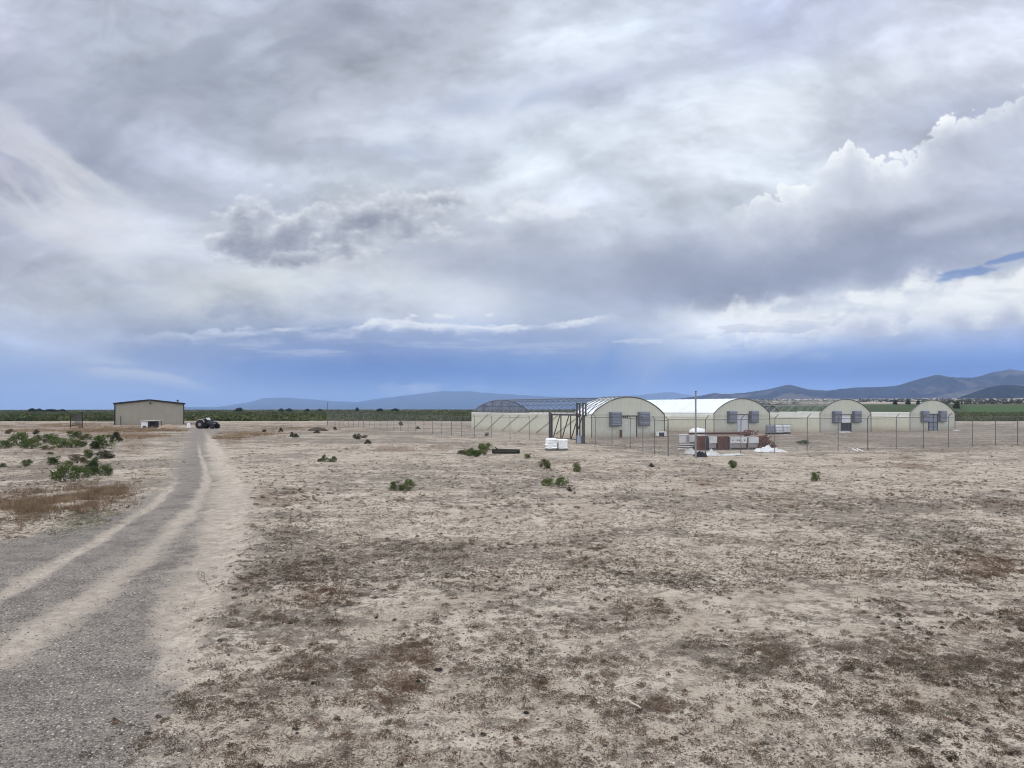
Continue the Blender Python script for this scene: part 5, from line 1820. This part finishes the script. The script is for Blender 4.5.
def tote(px, py, m, label):
    x, y = at(px, py)
    r_ = thing('liquid_tote', label, 'tote', (x, y + .4, gz1(x, y)), .05, 'caged totes in the yard')
    MB().box((0, 0, .66), (.88, .88, .98), bevel=.08).build('bottle', m, r_)
    c = MB()
    for s in np.linspace(-.47, .47, 7):
        for sg in (-1, 1):
            c.tube([(s, .475 * sg, .16), (s, .475 * sg, 1.2)], .008, 4)
            c.tube([(.475 * sg, s, .16), (.475 * sg, s, 1.2)], .008, 4)
    for z in (.2, .5, .85, 1.2):
        for sg in (-1, 1):
            c.tube([(-.48, .48 * sg, z), (.48, .48 * sg, z)], .016, 4).tube([(.48 * sg, -.48, z), (.48 * sg, .48, z)], .016, 4)
    c.build('cage', M_PIPE, r_)
    f = MB()
    for s in (-.4, 0, .4): f.box((s, 0, .07), (.13, .95, .13))
    f.build('pallet_foot', M_BLACK, r_)
    MB().lathe([(.11, 1.14), (.11, 1.19), (.01, 1.2)], n=12).build('cap', M_BLACK, r_)


tote(779, 434.2, M_TOTE, 'left white caged tote in front of the wall between two hoop houses')
tote(787, 433.9, M_TOTE, 'right white caged tote in front of the wall between two hoop houses')
tote(771.3, 434.4, M_TOTEG, 'grey caged tote left of the two white ones')

# coolers and slabs at the feet of the gables
x, y = at(660.5, 436.6)
c = thing('cooler_unit', 'low white cooler box with dark front by the gate-side hoop house', 'air cooler', (x, y - .35, 0), TH)
MB().box((0, 0, .32), (1.15, .6, .55), bevel=.03).build('case', M_WHITE, c)
MB().box((-.16, -.31, .30), (.72, .03, .42)).build('grille', M_DARK, c)
MB().box((-.4, 0, .025), (.1, .5, .05)).box((.4, 0, .025), (.1, .5, .05)).build('foot', M_STEEL, c)
x, y = at(843.5, 433.0)
c = thing('white_step', 'low white step in front of the open dark doorway', 'step', (x, y - .4, 0), TH)
MB().box((0, 0, .12), (1.3, .7, .24), bevel=.03).build('block', M_WHITE, c)
MB().box((0, 0, .26), (1.4, .8, .035)).build('tread', M_TARP, c)
x, y = at(955.8, 431)
c = thing('white_slab', 'white flat slab on the ground at the right foot of the rightmost hoop house', 'slab', (x, y - .2, 0), TH)
MB().box((0, 0, .10), (.85, .6, .16), bevel=.03).build('block', M_WHITE, c)
for i, (px, lab) in enumerate(((855.5, 'left white pipe of two lying on the ground outside the fence'), (860.0, 'right white pipe of two lying on the ground outside the fence'))):
    x, y = at(px, 451.6)
    o = MB().tube([(-.19, .15, .24), (.17, -.15, .05)], .045, 8).build('white_pipe', M_TARP)
    o.location = (x, y, gz1(x, y))
    tag(o, lab, 'pipe', 'white pipes on the ground')
x, y = at(645.5, 436.2)
o = thing('black_bucket', 'small black bucket against the gate-side hoop house', 'bucket', (x, y - .3, 0))
MB().lathe([(.0, 0), (.17, 0), (.21, .42), (.18, .42), (.15, .05), (0, .05)], n=14).build('pail', M_BLACK, o)
MB().tube([(-.2, 0, .4), (-.12, 0, .52), (.12, 0, .52), (.2, 0, .4)], .012, 5).build('handle', M_STEEL, o)

# ------------------------------------------------------------------ the tan metal building
Lc = (-76.1, 141.7)
sh = thing('metal_building', 'tan metal building with a low dark-edged gable at the end of the gravel road', 'building', (Lc[0], Lc[1], 0), TH)
SWd, EV, RG, SL = 12.15, 4.13, 4.80, 20.0
MB().prism([(0, 0), (SWd, 0), (SWd, EV), (SWd * .49, RG), (0, EV)], 0, .12).build('gable_wall', M_TAN, sh)
for xx in (.06, SWd - .06):
    MB().box((xx, SL / 2 + .13, EV / 2), (.12, SL, EV)).build('side_wall', M_TAN, sh)
MB().prism([(.12, 0), (SWd - .12, 0), (SWd - .12, EV), (SWd * .49, RG - .05), (.12, EV)], SL + .14, SL + .24).build('back_wall', M_TAN, sh)
MB().prism([(-.25, EV - .03), (SWd * .49, RG + .02), (SWd + .25, EV - .03), (SWd + .25, EV + .14), (SWd * .49, RG + .19), (-.25, EV + .14)], -.22, SL + .4).build('roof', mat('brown_roof_sheet', (0.05, 0.042, 0.04), .5), sh)
t = MB().prism([(-.26, EV - .14), (SWd * .485, RG - .09), (SWd * .485, RG + .21), (-.26, EV + .16)], -.27, -.225)
t.prism([(SWd * .502, RG - .09), (SWd + .26, EV - .14), (SWd + .26, EV + .16), (SWd * .502, RG + .21)], -.27, -.225)
t.box((.04, -.04, EV / 2), (.22, .08, EV - .1)).box((SWd - .03, -.04, EV / 2), (.18, .08, EV - .1))
t.build('dark_trim', M_BROWN, sh)
lt = MB().box((SWd * .505, -.10, RG - .52), (.42, .2, .28), bevel=.03).build('wall_lamp', M_STEEL, sh)
MB().box((SWd * .505 - .12, -.14, RG - .72), (.1, .08, .14)).box((SWd * .505 + .14, -.14, RG - .72), (.1, .08, .14)).build('lamp_lens', M_PANEG, lt)
MB().tube([(SWd - 1.15, -.34, EV - .25), (SWd - 1.15, -.34, EV + .62)], .12, 8).lathe([(.2, EV + .6), (.24, EV + .68), (.1, EV + .8), (0.01, EV + .82)], (SWd - 1.15, -.34, 0), 10).build('vent_pipe', M_STEEL, sh)
MB().tube([(1.05, -.12, .0), (1.05, -.12, 1.75)], .07, 6).build('stand_pipe', M_STEEL, sh)
x, y = at(150.5, 428.6)
s2 = thing('animal_shelter', 'small low shelter with white end and pale flat roof before the tan building', 'shelter', (x, y + .2, 0), .12)
MB().box((-.82, 0, .58), (1.0, 1.2, 1.0)).build('end_box', M_WHITE, s2)
MB().prism([(-1.4, 1.2), (1.55, 1.34), (1.55, 1.42), (-1.4, 1.28)], -.75, .75).build('roof', M_BAND, s2)
MB().box((.35, .3, .6), (1.3, .5, 1.15)).build('back_panel', M_DARK, s2)
MB().box((-.2, -.6, .62), (.09, .09, 1.2)).box((.9, -.6, .65), (.09, .09, 1.28)).box((1.4, .5, .65), (.09, .09, 1.3)).build('post', M_WOODD, s2)
MB().box((-.82, -.62, .25), (.5, .04, .4)).build('hatch', M_DARK, s2)
mnd = thing('dirt_mound', 'low pinkish mound of bare dirt at the foot of the tan building', 'mound', (at(166, 429.6)[0], at(166, 429.6)[1] + 1.0, 0))
u, v = np.meshgrid(np.linspace(-1, 1, 40), np.linspace(-1, 1, 24))
Z = np.clip(1 - (u ** 2 + v ** 2), 0, 1) ** .8 * .95 * (0.6 + .8 * fbm(u * 2, v * 2, 4, 811)) - .06
ii = np.arange(u.size).reshape(u.shape)
np_mesh('earth', np.stack([u * 2.1, v * 1.5, Z * .8], -1).reshape(-1, 3), np.stack([ii[:-1, :-1], ii[:-1, 1:], ii[1:, 1:], ii[1:, :-1]], -1).reshape(-1, 4), mat('pink_earth', (0.27, 0.205, 0.15), .95, c2=(0.20, 0.148, 0.108), scale=2, bmp=.5), mnd, smooth=True)
x, y = at(188.5, 427.8)
wb = thing('leaning_panel', 'small pale panel leaning by the right corner of the tan building', 'panel', (x, y, 0), .2)
MB().add([(-.3, -.05, 0), (.38, -.05, 0), (.16, .35, .85), (-.32, .35, .8), (-.3, 0, 0), (.38, 0, 0), (.16, .40, .85), (-.32, .40, .8)], [(0, 1, 2, 3), (7, 6, 5, 4), (0, 4, 5, 1), (1, 5, 6, 2), (2, 6, 7, 3), (3, 7, 4, 0)]).build('sheet', mat('pale_pink_sheet', (0.55, 0.5, 0.52), .6), wb)
MB().tube([(0, .38, .78), (.1, .75, 0)], .03, 5).build('prop', M_WOODD, wb)

# dark earth berm by the far fence
x, y = at(318, 431)
mb_ = thing('dirt_berm', 'low dark dirt berm on the flat left of the far fence', 'mound', (x, y, 0))
Z = np.clip(1 - (u ** 2 + v ** 2), 0, 1) ** .7 * .6 * (0.5 + fbm(u * 3, v * 2, 4, 821)) - .05
np_mesh('earth', np.stack([u * 1.6, v * .8, Z], -1).reshape(-1, 3), np.stack([ii[:-1, :-1], ii[:-1, 1:], ii[1:, 1:], ii[1:, :-1]], -1).reshape(-1, 4), mat('dark_earth', (0.075, 0.055, 0.045), .95, bmp=.5), mb_, smooth=True)

# dark steel frame left of the building
x, y = at(76, 428)
fr = thing('steel_rack', 'tall dark steel frame of upright bars left of the tan building', 'steel frame', (x, y, 0), .35)
MB().box((.92, 0, 1.35), (.12, .12, 2.7)).build('post', M_BLACK, fr)
MB().box((-.78, -.1, 1.0), (.10, .10, 2.0)).build('post', M_BLACK, fr)
for k in range(11):
    t = k / 10
    hgt = 1.75 + .9 * t
    MB().box((-.75 + 1.6 * t, .04 * (k % 2), .35 + hgt / 2 - .1), (.075, .05, hgt - .3)).build('bar', M_STEEL, fr)
MB().tube([(-.78, 0, 1.78), (.92, 0, 2.62)], .05, 6).tube([(-.78, 0, .4), (.92, 0, .55)], .05, 6).build('rail', M_BLACK, fr)
MB().box((.75, -.1, .14), (.7, .4, .24), bevel=.05).build('base_block', M_WOODD, fr)

# ------------------------------------------------------------------ the old tractor by the road's end
x, y = at(207, 428.6)
tr = thing('tractor', 'old black and white tractor parked at the end of the gravel road', 'tractor', (x, y, 0), -.25)
tr.scale = (1.0, 1.0, .86)


def wheel(cx, cy, rad, wid, rim_r):
    w = MB().lathe([(rim_r, -wid / 2), (rad * .9, -wid / 2), (rad, -wid / 2 + .06), (rad, wid / 2 - .06), (rad * .9, wid / 2), (rim_r, wid / 2)], (cx, cy, rad), 24, 'y')
    for k in range(16):
        a = k * math.pi / 8
        w.box((cx + math.cos(a) * rad, cy, rad + math.sin(a) * rad), (.09, wid * .9, .09), 0)
    wo = w.build('wheel', M_BLACK, tr)
    MB().lathe([(0.02, -wid / 2 + .05), (rim_r * .5, -wid / 2 + .03), (rim_r, -wid / 2 + .08), (rim_r, wid / 2 - .08), (rim_r * .5, wid / 2 - .03), (.02, wid / 2 - .05)], (cx, cy, rad), 18, 'y').build('rim', M_CABP if rad > .6 else M_STEEL, wo)


wheel(-.75, -.72, .78, .42, .36); wheel(-.75, .72, .78, .42, .36)
wheel(1.45, -.62, .46, .26, .2); wheel(1.45, .62, .46, .26, .2)
MB().box((.0, 0, .85), (1.7, .5, .4), bevel=.06).box((.95, 0, .72), (1.3, .4, .3), bevel=.04).build('chassis', M_BLACK, tr)
MB().prism([(.25, .98), (1.85, .95), (1.9, 1.12), (1.55, 1.36), (.35, 1.46)], -.3, .3).build('hood', mat('dark_hood', (0.05, 0.055, 0.06), .4), tr)
MB().box((1.72, 0, 1.40), (.6, .5, .09), bevel=.03).build('nose_panel', M_CABW, tr)
for s in (-1, 1):
    MB().tube([(-1.35, .72 * s, 1.45), (-1.05, .72 * s, 1.70), (-.6, .72 * s, 1.74), (-.15, .72 * s, 1.55), (0.02, .72 * s, 1.2)], .10, 8).build('fender', M_CABP if s < 0 else M_STEEL, tr)
MB().box((-.62, 0, 1.28), (.5, .55, .12), bevel=.04).box((-.9, 0, 1.58), (.12, .55, .5), bevel=.04).build('seat', M_BLACK, tr)
MB().tube([(.1, 0, 1.4), (-.15, 0, 1.82)], .03, 6).tube([(-.15 + .02 * math.cos(a), .22 * math.sin(a), 1.84 + .2 * math.cos(a)) for a in np.linspace(0, 6.283, 14)], .02, 5).build('steering_wheel', M_BLACK, tr)
MB().add([(-.55, -.45, 1.75), (-.55, .45, 1.75), (.15, .45, 2.02), (.35, .45, 1.62), (.35, -.45, 1.62), (.15, -.45, 2.02)], [(0, 1, 2, 5), (5, 2, 3, 4)]).build('white_cowl', M_CABW, tr).modifiers.new('thick', 'SOLIDIFY').thickness = .05
MB().tube([(1.1, .15, 1.3), (1.1, .15, 2.1)], .04, 6).build('exhaust', M_STEEL, tr)

# ------------------------------------------------------------------ small things on the near ground
M_BONE = mat('bleached_wood', (0.50, 0.44, 0.36), .85, c2=(0.30, 0.255, 0.205), scale=14)


def onground(px, py):
    x, y = at(px, py)
    return x, y, gz1(x, y) + .015


x, y, z = onground(630, 694)
o = thing('bleached_branch', 'forked bleached branch lying on the near soil right of centre', 'branch', (x, y, z))
MB().tube([(-.17, .12, .02), (-.05, .12, .05), (.06, .16, .06), (.16, .24, .09), (.22, .34, .06)], .014, 6, .008).build('limb', M_BONE, o)
MB().tube([(-.08, .13, .04), (-.05, .03, .03), (-.01, -.06, .015)], .011, 6, .006).build('fork', M_BONE, o)
x, y, z = onground(642, 694)
o = thing('bleached_stick', 'short straight bleached stick right of the forked branch', 'stick', (x, y, z))
MB().tube([(-.07, -.06, .02), (.0, .02, .03), (.07, .12, .035)], .010, 6, .006).build('stick', M_BONE, o)
x, y, z = onground(634, 706)
o = thing('bone_white_stick', 'crooked white stick just below the forked branch', 'stick', (x, y, z))
MB().tube([(-.04, .08, .02), (-.03, .01, .025), (.03, -.06, .02), (.06, -.11, .015)], .015, 6, .011).build('stick', M_BONE, o)
x, y, z = onground(816, 706)
o = thing('pale_stick', 'pale thin stick lying alone at the lower right', 'stick', (x, y, z))
MB().tube([(-.08, -.08, .012), (.06, .1, .02)], .011, 6, .009).build('stick', M_BONE, o)
MB().tube([(-.12, .05, .01), (-.02, .01, .012)], .006, 5, .004).build('twig', M_WOODD, o)
M_ROCK = mat('dark_rock', (0.018, 0.016, 0.015), .9, bmp=.5)
for (px, py, s, label) in ((438, 672, .036, 'larger black lump on the near soil left of centre'), (418, 684, .024, 'small black lump just left of the larger black lump'), (526, 713, .022, 'small dark lump near the lower middle of the ground')):
    x, y, z = onground(px, py)
    r2 = np.random.default_rng(px)
    prof = [(0.01, -.3), (.8, -.2), (1.05, .15), (.7, .5), (.02, .62)]
    mbk = MB().lathe(prof, n=9)
    mbk.v = [tuple(np.array(p) * (1 + .22 * r2.normal(0, 1, 3)) * s * np.array([1.5, 1, 1])) for p in mbk.v]
    ob = mbk.build('dark_lump', M_ROCK)
    ob.location = (x, y, z); tag(ob, label, 'lump', 'dark lumps on the near soil')
# ------------------------------------------------------------------ the air itself
hz = MB().box((0, 14500, 217), (46000, 31400, 636)).build('haze', None)
hm = bpy.data.materials.new('pale_air')
hm.use_nodes = True
hnt = hm.node_tree
hnt.nodes.clear()
ho = hnt.nodes.new('ShaderNodeOutputMaterial')
hv = hnt.nodes.new('ShaderNodeVolumePrincipled')
hv.inputs['Color'].default_value = (0.43, 0.62, 1.0, 1)
hv.inputs['Density'].default_value = 5.0e-5
hv.inputs['Anisotropy'].default_value = 0.1
hnt.links.new(hv.outputs[0], ho.inputs['Volume'])
hz.data.materials.append(hm)
tag(hz, kind='stuff')
